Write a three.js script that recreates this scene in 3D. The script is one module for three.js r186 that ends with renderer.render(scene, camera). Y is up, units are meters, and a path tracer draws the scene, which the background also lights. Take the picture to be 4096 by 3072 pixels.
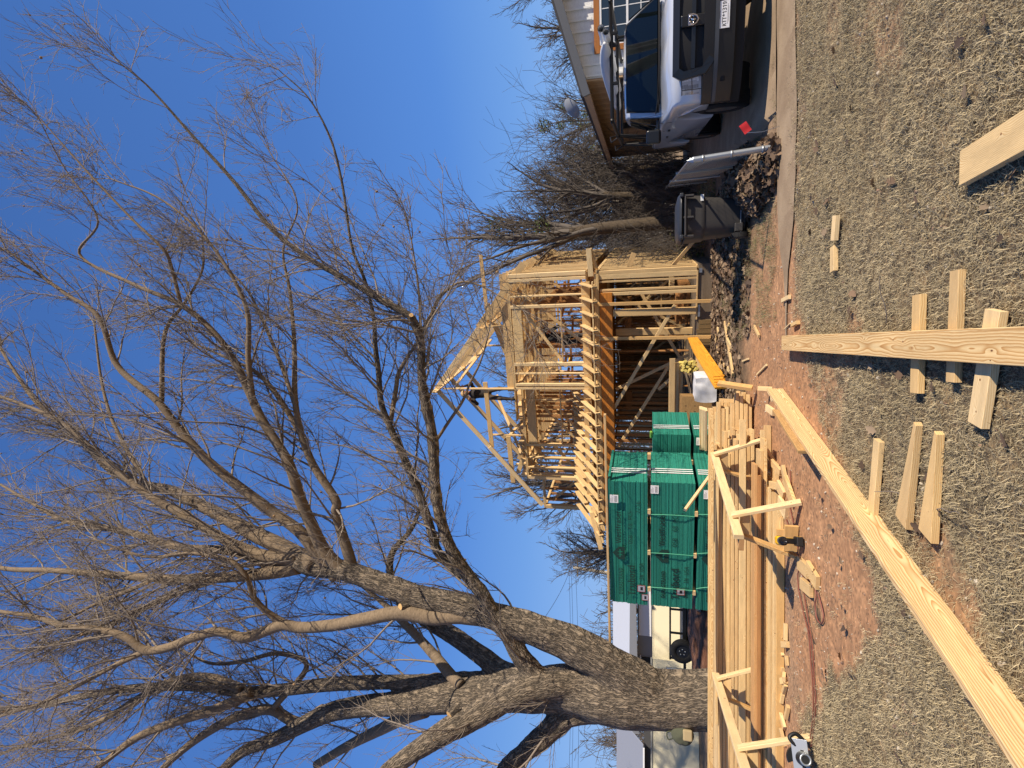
import * as THREE from 'three';
import { mergeGeometries, mergeVertices } from 'three/addons/utils/BufferGeometryUtils.js';
import { RoundedBoxGeometry } from 'three/addons/geometries/RoundedBoxGeometry.js';

// ---------------------------------------------------------------- camera, sky, sun, exposure
// the photograph lies on its side: the camera is rolled a quarter turn, picture-left is up
const FPX = 2190, PITCH = Math.atan(542 / FPX), EYE = 1.6;
const scene = new THREE.Scene();
const camera = new THREE.PerspectiveCamera(2 * Math.atan(1536 / FPX) * 180 / Math.PI, 4 / 3, 0.05, 1500);
camera.position.set(0, EYE, 0);
camera.up.set(1, 0, 0);
camera.lookAt(0, EYE + Math.sin(PITCH), -Math.cos(PITCH));
const renderer = new THREE.WebGLRenderer({ antialias: true });
renderer.setSize(1024, 768);
renderer.toneMapping = THREE.LinearToneMapping;
renderer.toneMappingExposure = 1.36;
renderer.shadowMap.enabled = true;

const SUN = new THREE.Vector3(0.73, 0.60, 0.38).normalize();
const sun = new THREE.DirectionalLight(0xfff0dc, 5.0);
sun.position.copy(SUN).multiplyScalar(80); sun.target.position.set(0, 0, -12);
sun.castShadow = true; sun.shadow.mapSize.set(4096, 4096); sun.shadow.radius = 1;
Object.assign(sun.shadow.camera, { left: -40, right: 40, top: 40, bottom: -40, near: 1, far: 200 });
scene.add(sun, sun.target);
{ // clear winter sky: one blue gradient over the whole dome
  const W = 512, H = 256, d = new Float32Array(W * H * 4);
  const stops = [[-90, .20, .19, .17], [-2, .30, .36, .42], [0, .36, .55, .86], [6, .27, .49, .90], [12, .175, .385, .835], [19, .108, .285, .75], [32, .078, .212, .60], [55, .058, .158, .465], [90, .04, .115, .36]];
  for (let j = 0; j < H; j++) {
    const e = ((j + .5) / H - .5) * 180;
    let k = 0; while (k < stops.length - 2 && e > stops[k + 1][0]) k++;
    const a = stops[k], b = stops[k + 1], t = Math.min(1, Math.max(0, (e - a[0]) / (b[0] - a[0])));
    for (let i = 0; i < W; i++) {
      const o = (j * W + i) * 4;
      for (let c = 0; c < 3; c++) d[o + c] = (a[c + 1] + (b[c + 1] - a[c + 1]) * t) * .70;
      d[o + 3] = 1;
    }
  }
  const t = new THREE.DataTexture(d, W, H, THREE.RGBAFormat, THREE.FloatType);
  t.mapping = THREE.EquirectangularReflectionMapping; t.magFilter = t.minFilter = THREE.LinearFilter; t.wrapS = THREE.RepeatWrapping; t.needsUpdate = true;
  scene.background = t; scene.environment = t; scene.environmentIntensity = 1;
}

// ---------------------------------------------------------------- helpers
function rng(seed) { let s = seed >>> 0; return () => { s = (s + 0x6D2B79F5) | 0; let t = Math.imul(s ^ (s >>> 15), 1 | s); t = (t + Math.imul(t ^ (t >>> 7), 61 | t)) ^ t; return ((t ^ (t >>> 14)) >>> 0) / 4294967296; }; }
const R0 = rng(7), rr = (a, b, r = R0) => a + (b - a) * r();
const V = (x, y, z) => new THREE.Vector3(x, y, z);
const lerp = (a, b, t) => a + (b - a) * t, clamp = (x, a = 0, b = 1) => Math.min(b, Math.max(a, x));
const sstep = (a, b, x) => { const t = clamp((x - a) / (b - a)); return t * t * (3 - 2 * t); };
// picture pixel (4096 x 3072) -> direction with unit depth; G meets height h, Zp meets the plane z
const CP = Math.cos(PITCH), SP = Math.sin(PITCH);
function ray(px, py) { const r = (1536 - py) / FPX, d = (px - 2048) / FPX; return V(r, SP - d * CP, -CP - d * SP); }
function G(px, py, h = 0) { const v = ray(px, py); return v.multiplyScalar((h - EYE) / v.y).add(V(0, EYE, 0)); }
function Zp(px, py, z) { const v = ray(px, py); return v.multiplyScalar(z / v.z).add(V(0, EYE, 0)); }
// value noise
const HN = new Float32Array(65536); { const r = rng(99); for (let i = 0; i < 65536; i++) HN[i] = r(); }
const hsh = (x, y) => HN[((x * 73 + y * 1973 + (x * y % 997)) & 65535)];
function vn(x, y) { const xi = Math.floor(x), yi = Math.floor(y); let fx = x - xi, fy = y - yi; fx = fx * fx * (3 - 2 * fx); fy = fy * fy * (3 - 2 * fy); return lerp(lerp(hsh(xi, yi), hsh(xi + 1, yi), fx), lerp(hsh(xi, yi + 1), hsh(xi + 1, yi + 1), fx), fy); }
function fbm(x, y, o = 4) { let s = 0, a = .5; for (let i = 0; i < o; i++) { s += a * vn(x, y); x = x * 2.03 + 17.1; y = y * 2.03 + 5.7; a *= .5; } return s / (1 - Math.pow(.5, o)); }
const used = {};
function numbered(n) { const k = used[n] = (used[n] ?? -1) + 1; return k ? n + '_' + String(k).padStart(3, '0') : n; }
function tag(o, label, category, group, kind) { if (label) o.userData.label = label; if (category) o.userData.category = category; if (group) o.userData.group = group; if (kind) o.userData.kind = kind; return o; }
function mesh(name, geo, mat, parent = scene) {
  const m = new THREE.Mesh(Array.isArray(geo) ? merge(geo) : geo, mat); m.castShadow = m.receiveShadow = true;
  m.name = parent === scene ? numbered(name) : name; parent.add(m); return m;
}
function thing(name, label, category, pos = V(0, 0, 0), ry = 0, group) {
  const o = new THREE.Group(); o.name = numbered(name); o.position.copy(pos); o.rotation.y = ry; scene.add(o); return tag(o, label, category, group);
}
function struct(name, geo, mat) { return tag(mesh(name, geo, mat), null, null, null, 'structure'); }
function strip(g) { const n = g.index ? g.toNonIndexed() : g; for (const k of Object.keys(n.attributes)) if (!['position', 'normal', 'uv'].includes(k)) n.deleteAttribute(k); return n; }
function merge(list) { return mergeGeometries(list.map(strip)); }
function box(w, h, d, x = 0, y = 0, z = 0) { return new THREE.BoxGeometry(w, h, d).translate(x, y, z); }
function rbox(w, h, d, r, x = 0, y = 0, z = 0, s = 2) { return new RoundedBoxGeometry(w, h, d, s, r).translate(x, y, z); }
// prism: polygon profile (y,z) swept along x with bevelled long edges; uv in metres along the length
const UVL = 2.4, UVW = .3;
function plankGeo(L, a, b, seed = 0, ch) {   // a = size along y, b = size along z
  ch = ch ?? Math.min(a, b) * .09;
  const y = a / 2, z = b / 2, p = [[y - ch, z], [y, z - ch], [y, -z + ch], [y - ch, -z], [-y + ch, -z], [-y, -z + ch], [-y, z - ch], [-y + ch, z]];
  const P = [], N = [], U = [], r = rng(seed * 7919 + 3), u0 = r() * 5, v0 = r() * 5, l = L / 2;
  const put = (x, q, n, u, v) => { P.push(x, q[0], q[1]); N.push(...n); U.push(u, v); };
  let acc = 0;
  for (let i = 0; i < 8; i++) {
    const q = p[i], s = p[(i + 1) % 8], dy = s[0] - q[0], dz = s[1] - q[1], len = Math.hypot(dy, dz), n = [0, -dz / len, dy / len];
    const flip = (n[1] * (q[0] + s[0]) + n[2] * (q[1] + s[1])) < 0; if (flip) { n[1] *= -1; n[2] *= -1; }
    const va = v0 + acc / UVW, vb = v0 + (acc + len) / UVW, ua = u0 - l / UVL, ub = u0 + l / UVL; acc += len;
    const A = [-l, q, n, ua, va], B = [l, q, n, ub, va], C = [l, s, n, ub, vb], D = [-l, s, n, ua, vb];
    // wind so that the face points the way its normal does
    const w = 2 * l * (-(s[1] - q[1]) * n[1] + (s[0] - q[0]) * n[2]);
    for (const t of w > 0 ? [A, B, C, A, C, D] : [A, C, B, A, D, C]) put(...t);
  }
  for (const e of [-1, 1]) for (let i = 1; i < 7; i++) {
    const cw = ((p[i][0] - p[0][0]) * (p[i + 1][1] - p[0][1]) - (p[i][1] - p[0][1]) * (p[i + 1][0] - p[0][0])) * e > 0, t = cw ? [p[0], p[i], p[i + 1]] : [p[0], p[i + 1], p[i]];
    for (const q of t) put(e * l, q, [e, 0, 0], u0 + q[0] * .1 / UVL, v0 + q[1] / UVW);
  }
  const g = new THREE.BufferGeometry();
  g.setAttribute('position', new THREE.Float32BufferAttribute(P, 3)); g.setAttribute('normal', new THREE.Float32BufferAttribute(N, 3)); g.setAttribute('uv', new THREE.Float32BufferAttribute(U, 2));
  return g;
}
const pgCache = {};
let plankN = 0;
// a straight timber from a to b: `up` side measures `hy`, the other `hz`
function bar(parent, name, a, b, hy, hz, mat, up = V(0, 1, 0), ch) {
  const d = b.clone().sub(a), L = d.length(); d.normalize();
  let y = up.clone().addScaledVector(d, -up.dot(d)); if (y.lengthSq() < 1e-6) y = V(0, 0, 1).addScaledVector(d, -d.z); y.normalize();
  const z = d.clone().cross(y);
  const key = [Math.round(L * 50), hy, hz, (plankN++) % 5, ch].join();
  const Lr = Math.round(L * 50) / 50;
  const g = pgCache[key] ??= plankGeo(Lr, hy, hz, plankN % 97, ch);
  const m = mesh(name, g, mat, parent);
  m.quaternion.setFromRotationMatrix(new THREE.Matrix4().makeBasis(d, y, z)); m.position.copy(a).add(b).multiplyScalar(.5);
  m.scale.x = L / Lr;
  return m;
}
// tube along points with radii
function tube(pts, rad, seg = 8, cap = true) {
  const n = pts.length, P = [], I = [], U = []; let up = V(.13, .3, .95), acc = 0;
  for (let i = 0; i < n; i++) {
    const t = pts[Math.min(n - 1, i + 1)].clone().sub(pts[Math.max(0, i - 1)]).normalize();
    up = up.clone().addScaledVector(t, -up.dot(t)); if (up.lengthSq() < 1e-5) up = V(1, 0, 0).addScaledVector(t, -t.x); up.normalize();
    const s = t.clone().cross(up), r = Array.isArray(rad) ? rad[i] : rad;
    if (i) acc += pts[i].distanceTo(pts[i - 1]);
    for (let k = 0; k <= seg; k++) { const a = k / seg * 6.28318530718, c = Math.cos(a) * r, w = Math.sin(a) * r; P.push(pts[i].x + up.x * c + s.x * w, pts[i].y + up.y * c + s.y * w, pts[i].z + up.z * c + s.z * w); U.push(k / seg * Math.max(1, Math.round(r * 6.28 / .5)), acc / .5); }
  }
  const q = seg + 1;
  for (let i = 0; i < n - 1; i++) for (let k = 0; k < seg; k++) { const a = i * q + k; I.push(a, a + 1, a + q, a + 1, a + q + 1, a + q); }
  if (cap) for (const [ri, e] of [[0, 1], [n - 1, -1]]) { const c = P.length / 3; P.push(pts[ri].x, pts[ri].y, pts[ri].z); U.push(.5, .5); for (let k = 0; k < seg; k++) { const a = ri * q + k; e > 0 ? I.push(c, a + 1, a) : I.push(c, a, a + 1); } }
  const g = new THREE.BufferGeometry(); g.setAttribute('position', new THREE.Float32BufferAttribute(P, 3)); g.setAttribute('uv', new THREE.Float32BufferAttribute(U, 2)); g.setIndex(I); g.computeVertexNormals(); return g;
}
function smoothPath(pts, k = 6) { return new THREE.CatmullRomCurve3(pts, false, 'centripetal').getPoints((pts.length - 1) * k); }
// textures
function dtex(w, h, fn, srgb = true, rep) {
  const d = new Uint8Array(w * h * 4);
  for (let j = 0; j < h; j++) for (let i = 0; i < w; i++) { const c = fn(i / w, j / h, i, j), o = (j * w + i) * 4; d[o] = clamp(c[0], 0, 255); d[o + 1] = clamp(c[1], 0, 255); d[o + 2] = clamp(c[2], 0, 255); d[o + 3] = 255; }
  const t = new THREE.DataTexture(d, w, h); t.wrapS = t.wrapT = THREE.RepeatWrapping; t.magFilter = THREE.LinearFilter; t.minFilter = THREE.LinearMipmapLinearFilter; t.generateMipmaps = true; t.anisotropy = 8;
  if (srgb) t.colorSpace = THREE.SRGBColorSpace; if (rep) t.repeat.set(...rep); t.needsUpdate = true; return t;
}
function ctex(w, h, draw) { const c = document.createElement('canvas'); c.width = w; c.height = h; draw(c.getContext('2d'), w, h); const t = new THREE.CanvasTexture(c); t.colorSpace = THREE.SRGBColorSpace; t.anisotropy = 8; return t; }
const std = (o) => new THREE.MeshStandardMaterial({ roughness: .8, metalness: 0, ...o });
const phy = (o) => new THREE.MeshPhysicalMaterial({ roughness: .5, metalness: 0, ...o });
// plain-sawn pine: growth rings cut by the face, pushed about by slow noise and by knots
function woodTex(seed, early, late, w = 1024, h = 256, opt = {}) {
  const r = rng(seed), pith = opt.pith ?? rr(-.2, 1.2, r), dep = opt.dep ?? rr(.1, .35, r), k = opt.k ?? rr(26, 40, r), wob = opt.wob ?? .22;
  const knots = []; for (let i = 0; i < (opt.knots ?? 4); i++) knots.push([r(), rr(.1, .9, r), rr(.012, .03, r)]);
  const len = opt.len ?? 8, sx = seed * 3.7;
  return dtex(w, h, (u, v) => {
    // tileable along u by blending two samples
    const smp = (uu) => { const a = fbm(uu * len * .55 + sx, 3.1, 3) - .5, b = fbm(uu * len * 2.2 + sx, v * 2.5 + 9, 3) - .5; return [a, b]; };
    const s1 = smp(u), s2 = smp(u - 1), n1 = lerp(s1[0], s2[0], u), n2 = lerp(s1[1], s2[1], u);
    let push = 0, kn = 0;
    for (const q of knots) { let du = Math.abs(u - q[0]); du = Math.min(du, 1 - du) * len; const dv = v - q[1], dd = Math.hypot(du * .55, dv), s = q[2] * 5; push += .16 * Math.exp(-(dd * dd) / (s * s)); kn = Math.max(kn, 1 - sstep(q[2] * .7, q[2] * 1.5, Math.hypot(du, dv))); }
    const dv = v - pith + n2 * .1, dd = dep + n1 * wob * 2.2 + push;
    const ring = Math.hypot(dv, dd) * k, f = ring - Math.floor(ring), l = Math.pow(f, 2.2) * (1 - sstep(.93, 1, f));
    const fib = (vn(u * w * .09 + seed, v * h * .9) - .5) * .10 + (vn(u * 14 + seed * 3, v * 9) - .5) * .10;
    const t = clamp(l * .85 + .05), m = 1 + fib;
    const c = [0, 1, 2].map(i => lerp(early[i], late[i], t) * m);
    if (kn > 0) { const kk = [112, 70, 36]; for (let i = 0; i < 3; i++) c[i] = lerp(c[i], kk[i] * (.8 + .4 * f), kn); }
    return c;
  });
}
const WT = [woodTex(1, [226, 200, 148], [190, 146, 88]), woodTex(2, [222, 192, 136], [186, 138, 78]), woodTex(3, [230, 206, 158], [200, 160, 104]), woodTex(4, [214, 186, 134], [176, 132, 80])];
const pine = [std({ map: WT[0], roughness: .72 }), std({ map: WT[1], roughness: .75 }), std({ map: WT[2], roughness: .7 }), std({ map: WT[3], roughness: .75 }), std({ map: WT[0], color: 0xf2e3cc, roughness: .75 })];
const redPine = [std({ map: WT[1], color: 0xc9ad98 }), std({ map: WT[3], color: 0xbf9f8a }), std({ map: WT[0], color: 0xe2cbb8 })];
const greyWood = std({ map: WT[3], color: 0x9c9890, roughness: .9 });
let pi = 0; const pw = () => pine[(pi = (pi * 5 + 3) % 31) % 5], rw = () => redPine[(pi = (pi * 5 + 3) % 31) % 3];
const steelDark = std({ color: 0x1b1c1d, roughness: .5, metalness: .4 }), blackPlastic = std({ color: 0x141414, roughness: .55 }), galv = std({ color: 0xa9aeb0, roughness: .42, metalness: .75 }), rubber = std({ color: 0x101010, roughness: .85 });
function gtex(seed, base, amp, sx = 40, sy = 40, s = 256) { return dtex(s, s, (u, v) => { const n = (fbm(u * sx + seed, v * sy, 4) - .5) * amp, g = (hsh((u * s) | 0, (v * s) | 0) - .5) * amp * .5; return base.map(b => b + n + g); }); }
// body: tapered capsules joined by a smooth minimum, meshed with surface nets
function sdfMesh(bones, lo, hi, cell, k = .03, extra) {
  const n = [0, 1, 2].map(i => Math.ceil((hi[i] - lo[i]) / cell) + 1), S = new Float32Array(n[0] * n[1] * n[2]), id = (x, y, z) => (z * n[1] + y) * n[0] + x;
  const B = bones.map(([a, b, ra, rb]) => { const d = [b[0] - a[0], b[1] - a[1], b[2] - a[2]]; return { a, d, l: d[0] * d[0] + d[1] * d[1] + d[2] * d[2] || 1e-9, ra, rb }; });
  for (let z = 0; z < n[2]; z++) for (let y = 0; y < n[1]; y++) for (let x = 0; x < n[0]; x++) {
    const p = [lo[0] + x * cell, lo[1] + y * cell, lo[2] + z * cell]; let s = 1e3;
    for (const b of B) { const v = [p[0] - b.a[0], p[1] - b.a[1], p[2] - b.a[2]], t = clamp((v[0] * b.d[0] + v[1] * b.d[1] + v[2] * b.d[2]) / b.l), e = Math.hypot(v[0] - b.d[0] * t, v[1] - b.d[1] * t, v[2] - b.d[2] * t) - lerp(b.ra, b.rb, t); const h = clamp(.5 + .5 * (s - e) / k); s = lerp(s, e, h) - k * h * (1 - h); }
    if (extra) s = extra(p, s); S[id(x, y, z)] = s;
  }
  const vid = new Int32Array(n[0] * n[1] * n[2]).fill(-1), P = [], I = [];
  for (let z = 0; z < n[2] - 1; z++) for (let y = 0; y < n[1] - 1; y++) for (let x = 0; x < n[0] - 1; x++) {
    let c = 0, q = [0, 0, 0]; const cs = []; for (let i = 0; i < 8; i++) cs.push(S[id(x + (i & 1), y + (i >> 1 & 1), z + (i >> 2))]);
    for (const [i, j] of [[0, 1], [2, 3], [4, 5], [6, 7], [0, 2], [1, 3], [4, 6], [5, 7], [0, 4], [1, 5], [2, 6], [3, 7]]) if ((cs[i] < 0) !== (cs[j] < 0)) { const t = cs[i] / (cs[i] - cs[j]); for (let a = 0; a < 3; a++) q[a] += lerp(i >> a & 1, j >> a & 1, t); c++; }
    if (c) { vid[id(x, y, z)] = P.length / 3; P.push(lo[0] + (x + q[0] / c) * cell, lo[1] + (y + q[1] / c) * cell, lo[2] + (z + q[2] / c) * cell); }
  }
  for (let z = 1; z < n[2] - 1; z++) for (let y = 1; y < n[1] - 1; y++) for (let x = 1; x < n[0] - 1; x++) {
    const s0 = S[id(x, y, z)] < 0; for (let a = 0; a < 3; a++) { const e = [0, 0, 0]; e[a] = 1; const s1 = S[id(x + e[0], y + e[1], z + e[2])] < 0; if (s0 === s1) continue; const b = (a + 1) % 3, c = (a + 2) % 3, o = (i, j) => { const v = [x, y, z]; v[b] -= i; v[c] -= j; return vid[id(...v)]; }; const q = [o(0, 0), o(1, 0), o(1, 1), o(0, 1)]; s0 ? I.push(q[0], q[1], q[2], q[0], q[2], q[3]) : I.push(q[0], q[2], q[1], q[0], q[3], q[2]); }
  }
  const g = new THREE.BufferGeometry(); g.setAttribute('position', new THREE.Float32BufferAttribute(P, 3)); g.setIndex(I); g.computeVertexNormals(); g.setAttribute('uv', new THREE.Float32BufferAttribute(new Float32Array(P.length / 3 * 2), 2)); return g;
}
// ---------------------------------------------------------------- ground
const concTex = dtex(512, 512, (u, v) => { const n = (fbm(u * 6, v * 6, 4) - .5) * 46, s = hsh((u * 512) | 0, (v * 512) | 0), g = (s - .5) * 34; return [154 + n + g, 133 + n + g * .95, 106 + n * .9 + g * .9]; });
const mConc = std({ map: concTex, bumpMap: concTex, bumpScale: .003, roughness: .92 });
const litterTex = dtex(512, 512, (u, v) => { const n = fbm(u * 38, v * 38, 3), m = fbm(u * 7 + 4, v * 7, 3), k = .55 + n * .9; return [(104 + m * 34) * k, (86 + m * 24) * k, (64 + m * 14) * k]; });
{
  const t = litterTex.clone(); t.repeat.set(200, 200); t.needsUpdate = true;
  const g = new THREE.PlaneGeometry(700, 700); g.rotateX(-Math.PI / 2).translate(0, -.012, -200);
  struct('ground', g, std({ map: t, roughness: 1 }));
}
// red soil reaches this line on the camera's side (z for a given x)
const nearLine = [[-14, -6.5], [-3.9, -6.35], [-2.9, -6.0], [-2.1, -4.7], [-1.5, -4.45], [-1.0, -4.6], [-.35, -5.8], [.2, -6.45], [1.2, -6.6], [14, -6.6]];
function pl(a, x) { let i = 0; while (i < a.length - 2 && x > a[i + 1][0]) i++; const p = a[i], q = a[i + 1]; return lerp(p[1], q[1], clamp((x - p[0]) / (q[0] - p[0]))); }
function grassAt(x, z) { // 0..1 how much turf there is
  const n = (fbm(x * 1.7 + 30, z * 1.7 + 9, 4) - .5);
  let g = sstep(-.25, .35, z - pl(nearLine, x) + n * 1.5);
  const bald = sstep(.60, .70, fbm(x * .9 + 3, z * .9 + 41, 3)); 
  return g * (1 - bald * .75);
}
function groundY(x, z) { const g = sstep(-6.9, -6.2, z); return .012 * (fbm(x * 1.3 + 8, z * 1.3, 3) - .5) + (.016 * g + .004) * (fbm(x * 7, z * 7 + 50, 3) - .5) - .006; }
{
  const X0 = -15, X1 = 14, Z0 = -16, Z1 = 1.5, nx = 420, nz = 300;
  const g = new THREE.PlaneGeometry(X1 - X0, Z1 - Z0, nx, nz); g.rotateX(-Math.PI / 2).translate((X0 + X1) / 2, 0, (Z0 + Z1) / 2);
  const p = g.attributes.position;
  for (let i = 0; i < p.count; i++) p.setY(i, groundY(p.getX(i), p.getZ(i)));
  g.computeVertexNormals();
  const TW = 2048, TH = 1280;
  const map = dtex(TW, TH, (u, v, i, j) => {
    const x = lerp(X0, X1, u), z = lerp(Z1, Z0, v);
    const f = fbm(x * 9, z * 9, 4), f2 = fbm(x * 34 + 5, z * 34, 2), sp = hsh(i, j), gr = grassAt(x, z);
    const lit = sstep(-9.6, -11, z + (fbm(x * .8, z * .8 + 7, 3) - .5) * 3.2 - sstep(.5, 3.5, x) * 2.2);
    const wet = fbm(x * .6 + 12, z * .6 + 3, 3);
    let soil = [lerp(150, 192, f), lerp(110, 146, f), lerp(76, 104, f)];
    const pale = sstep(.52, .72, wet) * .55 + sstep(.8, 3, x) * .55; soil = [lerp(soil[0], 150, clamp(pale)), lerp(soil[1], 126, clamp(pale)), lerp(soil[2], 100, clamp(pale))];
    const turf = [lerp(86, 150, f), lerp(73, 126, f), lerp(53, 90, f)];
    const leaf = [lerp(84, 140, f), lerp(66, 112, f), lerp(46, 82, f)];
    const c = [0, 1, 2].map(k => lerp(lerp(soil[k], turf[k], gr), leaf[k], lit) * (.78 + .42 * f2));
    const grit = sp > .985 ? 1.35 : sp < .03 ? .62 : 1;
    return c.map(k => k * grit);
  });
  map.wrapS = map.wrapT = THREE.ClampToEdgeWrapping; map.flipY = false;
  const uv = g.attributes.uv; for (let i = 0; i < uv.count; i++) uv.setXY(i, (p.getX(i) - X0) / (X1 - X0), (Z1 - p.getZ(i)) / (Z1 - Z0));
  const bt = dtex(512, 512, (u, v) => { const n = fbm(u * 60, v * 60, 3) * 170 + hsh((u * 512) | 0, (v * 512) | 0) * 80; return [n, n, n]; }, false); 
  struct('yard_soil', g, std({ map, roughness: .97 }));
}
// concrete walk across the front of the lot and the drive that the truck stands on
{
  const wob = (a, b, z, s, out) => { const r = []; for (let i = 0; i <= 60; i++) { const x = lerp(a, b, i / 60); r.push(V(x, 0, z + (fbm(x * 2 + s, s, 4) - .5) * out)); } return r; };
  const sheet = (near, far, y) => { const P = [], U = [], I = []; near.forEach((q, i) => { P.push(q.x, y, q.z, far[i].x, y, far[i].z); U.push(q.x * .5, q.z * .5, far[i].x * .5, far[i].z * .5); if (i) { const a = 2 * i; I.push(a - 2, a, a - 1, a - 1, a, a + 1); } }); const g = new THREE.BufferGeometry(); g.setAttribute('position', new THREE.Float32BufferAttribute(P, 3)); g.setAttribute('uv', new THREE.Float32BufferAttribute(U, 2)); g.setIndex(I); g.computeVertexNormals(); return g; };
  { const a = wob(.55, 16, -6.62, 3, .2), b = wob(.55, 16, -7.52, 8, .12); a.forEach((q, i) => { const k = 1 - sstep(.55, 2.6, q.x + (fbm(q.x * 3, 4, 3) - .5) * 1.6); q.z = lerp(q.z, -7.05, k * .97); b[i].z = lerp(b[i].z, -7.08, k * .97); }); struct('concrete_walk', sheet(a, b, .012), mConc); }
  // the drive climbs gently from the walk to where the truck stands
  const P = [], U = [], I = [], rows = [[-7.56, .016], [-8.0, .05], [-8.6, .10], [-9.4, .13], [-13, .14], [-34, .16]];
  rows.forEach(([z, y], i) => { const x0 = 3.35 + (-7.5 - z) * .31 + (i < 2 ? .1 : 0), x1 = 22; P.push(x0, y, z, x1, y, z, x0 - .12, -.1, z); U.push(x0 * .5, z * .5, x1 * .5, z * .5, x0 * .5 - .1, z * .5); if (i) { const a = 3 * i; I.push(a - 3, a - 2, a, a - 2, a + 1, a, a - 1, a - 3, a + 2, a - 3, a, a + 2); } });
  const g = new THREE.BufferGeometry(); g.setAttribute('position', new THREE.Float32BufferAttribute(P, 3)); g.setAttribute('uv', new THREE.Float32BufferAttribute(U, 2)); g.setIndex(I); g.computeVertexNormals();
  struct('driveway', g, mConc);
}
// ---------------------------------------------------------------- the house frame under construction
const YAW = .30;
const house = thing('house_frame', 'two storey timber house frame going up on a concrete slab, rafters and studs bare', 'house frame', V(2.99, 0, -14.7), -YAW);
const HP = (u, h, w) => V(u, h, -w);
const hb = (n, a, b, hy, hz, up, m) => bar(house, n, HP(...a), HP(...b), hy, hz, m ?? pw(), up === 'u' ? V(1, 0, 0) : up === 'w' ? V(0, 0, 1) : V(0, 1, 0));
const T = .038;
{
  mesh('slab', box(7.9, .34, 9.3, -3.88, .17, -4.65), std({ map: concTex, color: 0xc9ccd0, roughness: .9 }), house);
  // weathered form boards standing against the slab
  for (let i = 0; i < 26; i++) { const u = -1.42 - i * .125; const m = hb('form_board', [u, -.02, -.03], [u, .33 + rr(-.03, .02), -.03], .11, .022, 'u', greyWood); }
  mesh('slab_anchor', box(.11, .07, .012, -.09, .28, .02), galv, house);
  mesh('slab_anchor', box(.3, .05, .06, -1.12, .30, .04), galv, house);
}
function plate(n, a, b, hs) { for (const h of hs) hb(n, [a[0], h + T / 2, a[1]], [b[0], h + T / 2, b[1]], T, .089, 'h'); }
function wall(a, b, h0, h1, gap, mats, skip = []) { // studs between two points in plan
  const L = Math.hypot(b[0] - a[0], b[1] - a[1]), n = Math.round(L / gap), alongU = Math.abs(b[0] - a[0]) > Math.abs(b[1] - a[1]);
  for (let i = 0; i <= n; i++) { const t = i / n, u = lerp(a[0], b[0], t), w = lerp(a[1], b[1], t); if (skip.some(s => t > s[0] && t < s[1])) continue; hb('stud', [u, h0, w], [u + rr(-.006, .006), h1, w], .089, T, alongU ? 'w' : 'u', mats()); }
}
// ground floor ---------------------------------------------------
const B1 = .34, T1 = 2.86;
for (const [a, b] of [[[0, .02], [0, 9]], [[-7.55, .02], [-7.55, 9]], [[-.1, 9], [-7.5, 9]], [[-.1, 4.2], [-7.5, 4.2]]]) { plate('bottom_plate', a, b, [B1]); plate('top_plate', a, b, [T1, T1 + .045]); }
plate('bottom_plate', [-.08, .0], [-1.35, .0], [B1]);
for (const d of [0, .042, .084]) hb('top_plate', [-.05, T1 + .02 + d, -.02], [-7.55, T1 + .02 + d, -.02], T, .14, 'h');
wall([0, .25], [0, 8.9], B1 + T, T1, .41, pw); wall([-7.55, .3], [-7.55, 8.9], B1 + T, T1, .41, pw);
wall([-.2, 9], [-7.4, 9], B1 + T, T1, .41, rw); wall([-.25, 4.2], [-7.4, 4.2], B1 + T, T1, .41, rw, [[.16, .33], [.62, .72]]);
wall([-2.7, 4.3], [-2.7, 8.9], B1 + T, T1, .5, rw); wall([-5.1, .6], [-5.1, 8.9], B1 + T, T1, .5, rw);
for (let i = 0; i < 6; i++) { if (i === 2) continue; const u = -.05 - i * 1.245; mesh('sheathing_panel', box(1.22, 2.5, .012, u - .62, 1.62, -9.07), std({ map: gtex(5, [150, 116, 76], 60), roughness: .9 }), house); }
wall([-.25, 6.4], [-7.4, 6.4], B1 + T, T1, .45, rw, [[.2, .3]]); wall([-1.6, 2.2], [-5.0, 2.2], B1 + T, T1, .6, rw, [[.0, .3]]);
// front posts
for (const [u, a] of [[-.03, .1], [-.14, .14], [-.27, .05], [-.50, .06], [-.60, .09]]) hb('post', [u, B1 + T, .02 + rr(0, .02)], [u, u > -.4 ? T1 : 2.84, .02], .14, a, 'w');
hb('post', [-1.12, B1 + T, .0], [-1.12, 2.5, .0], .14, .18, 'w', pine[1]);
hb('post', [-1.9, B1 + .02, 1.2], [-1.9, 2.5, 1.2], .14, .2, 'w', pine[3]); hb('post', [-5.3, B1, .0], [-5.3, 2.5, .0], .14, .18, 'w'); hb('post', [-7.4, B1, .0], [-7.4, 2.5, .0], .14, .18, 'w');
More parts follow.
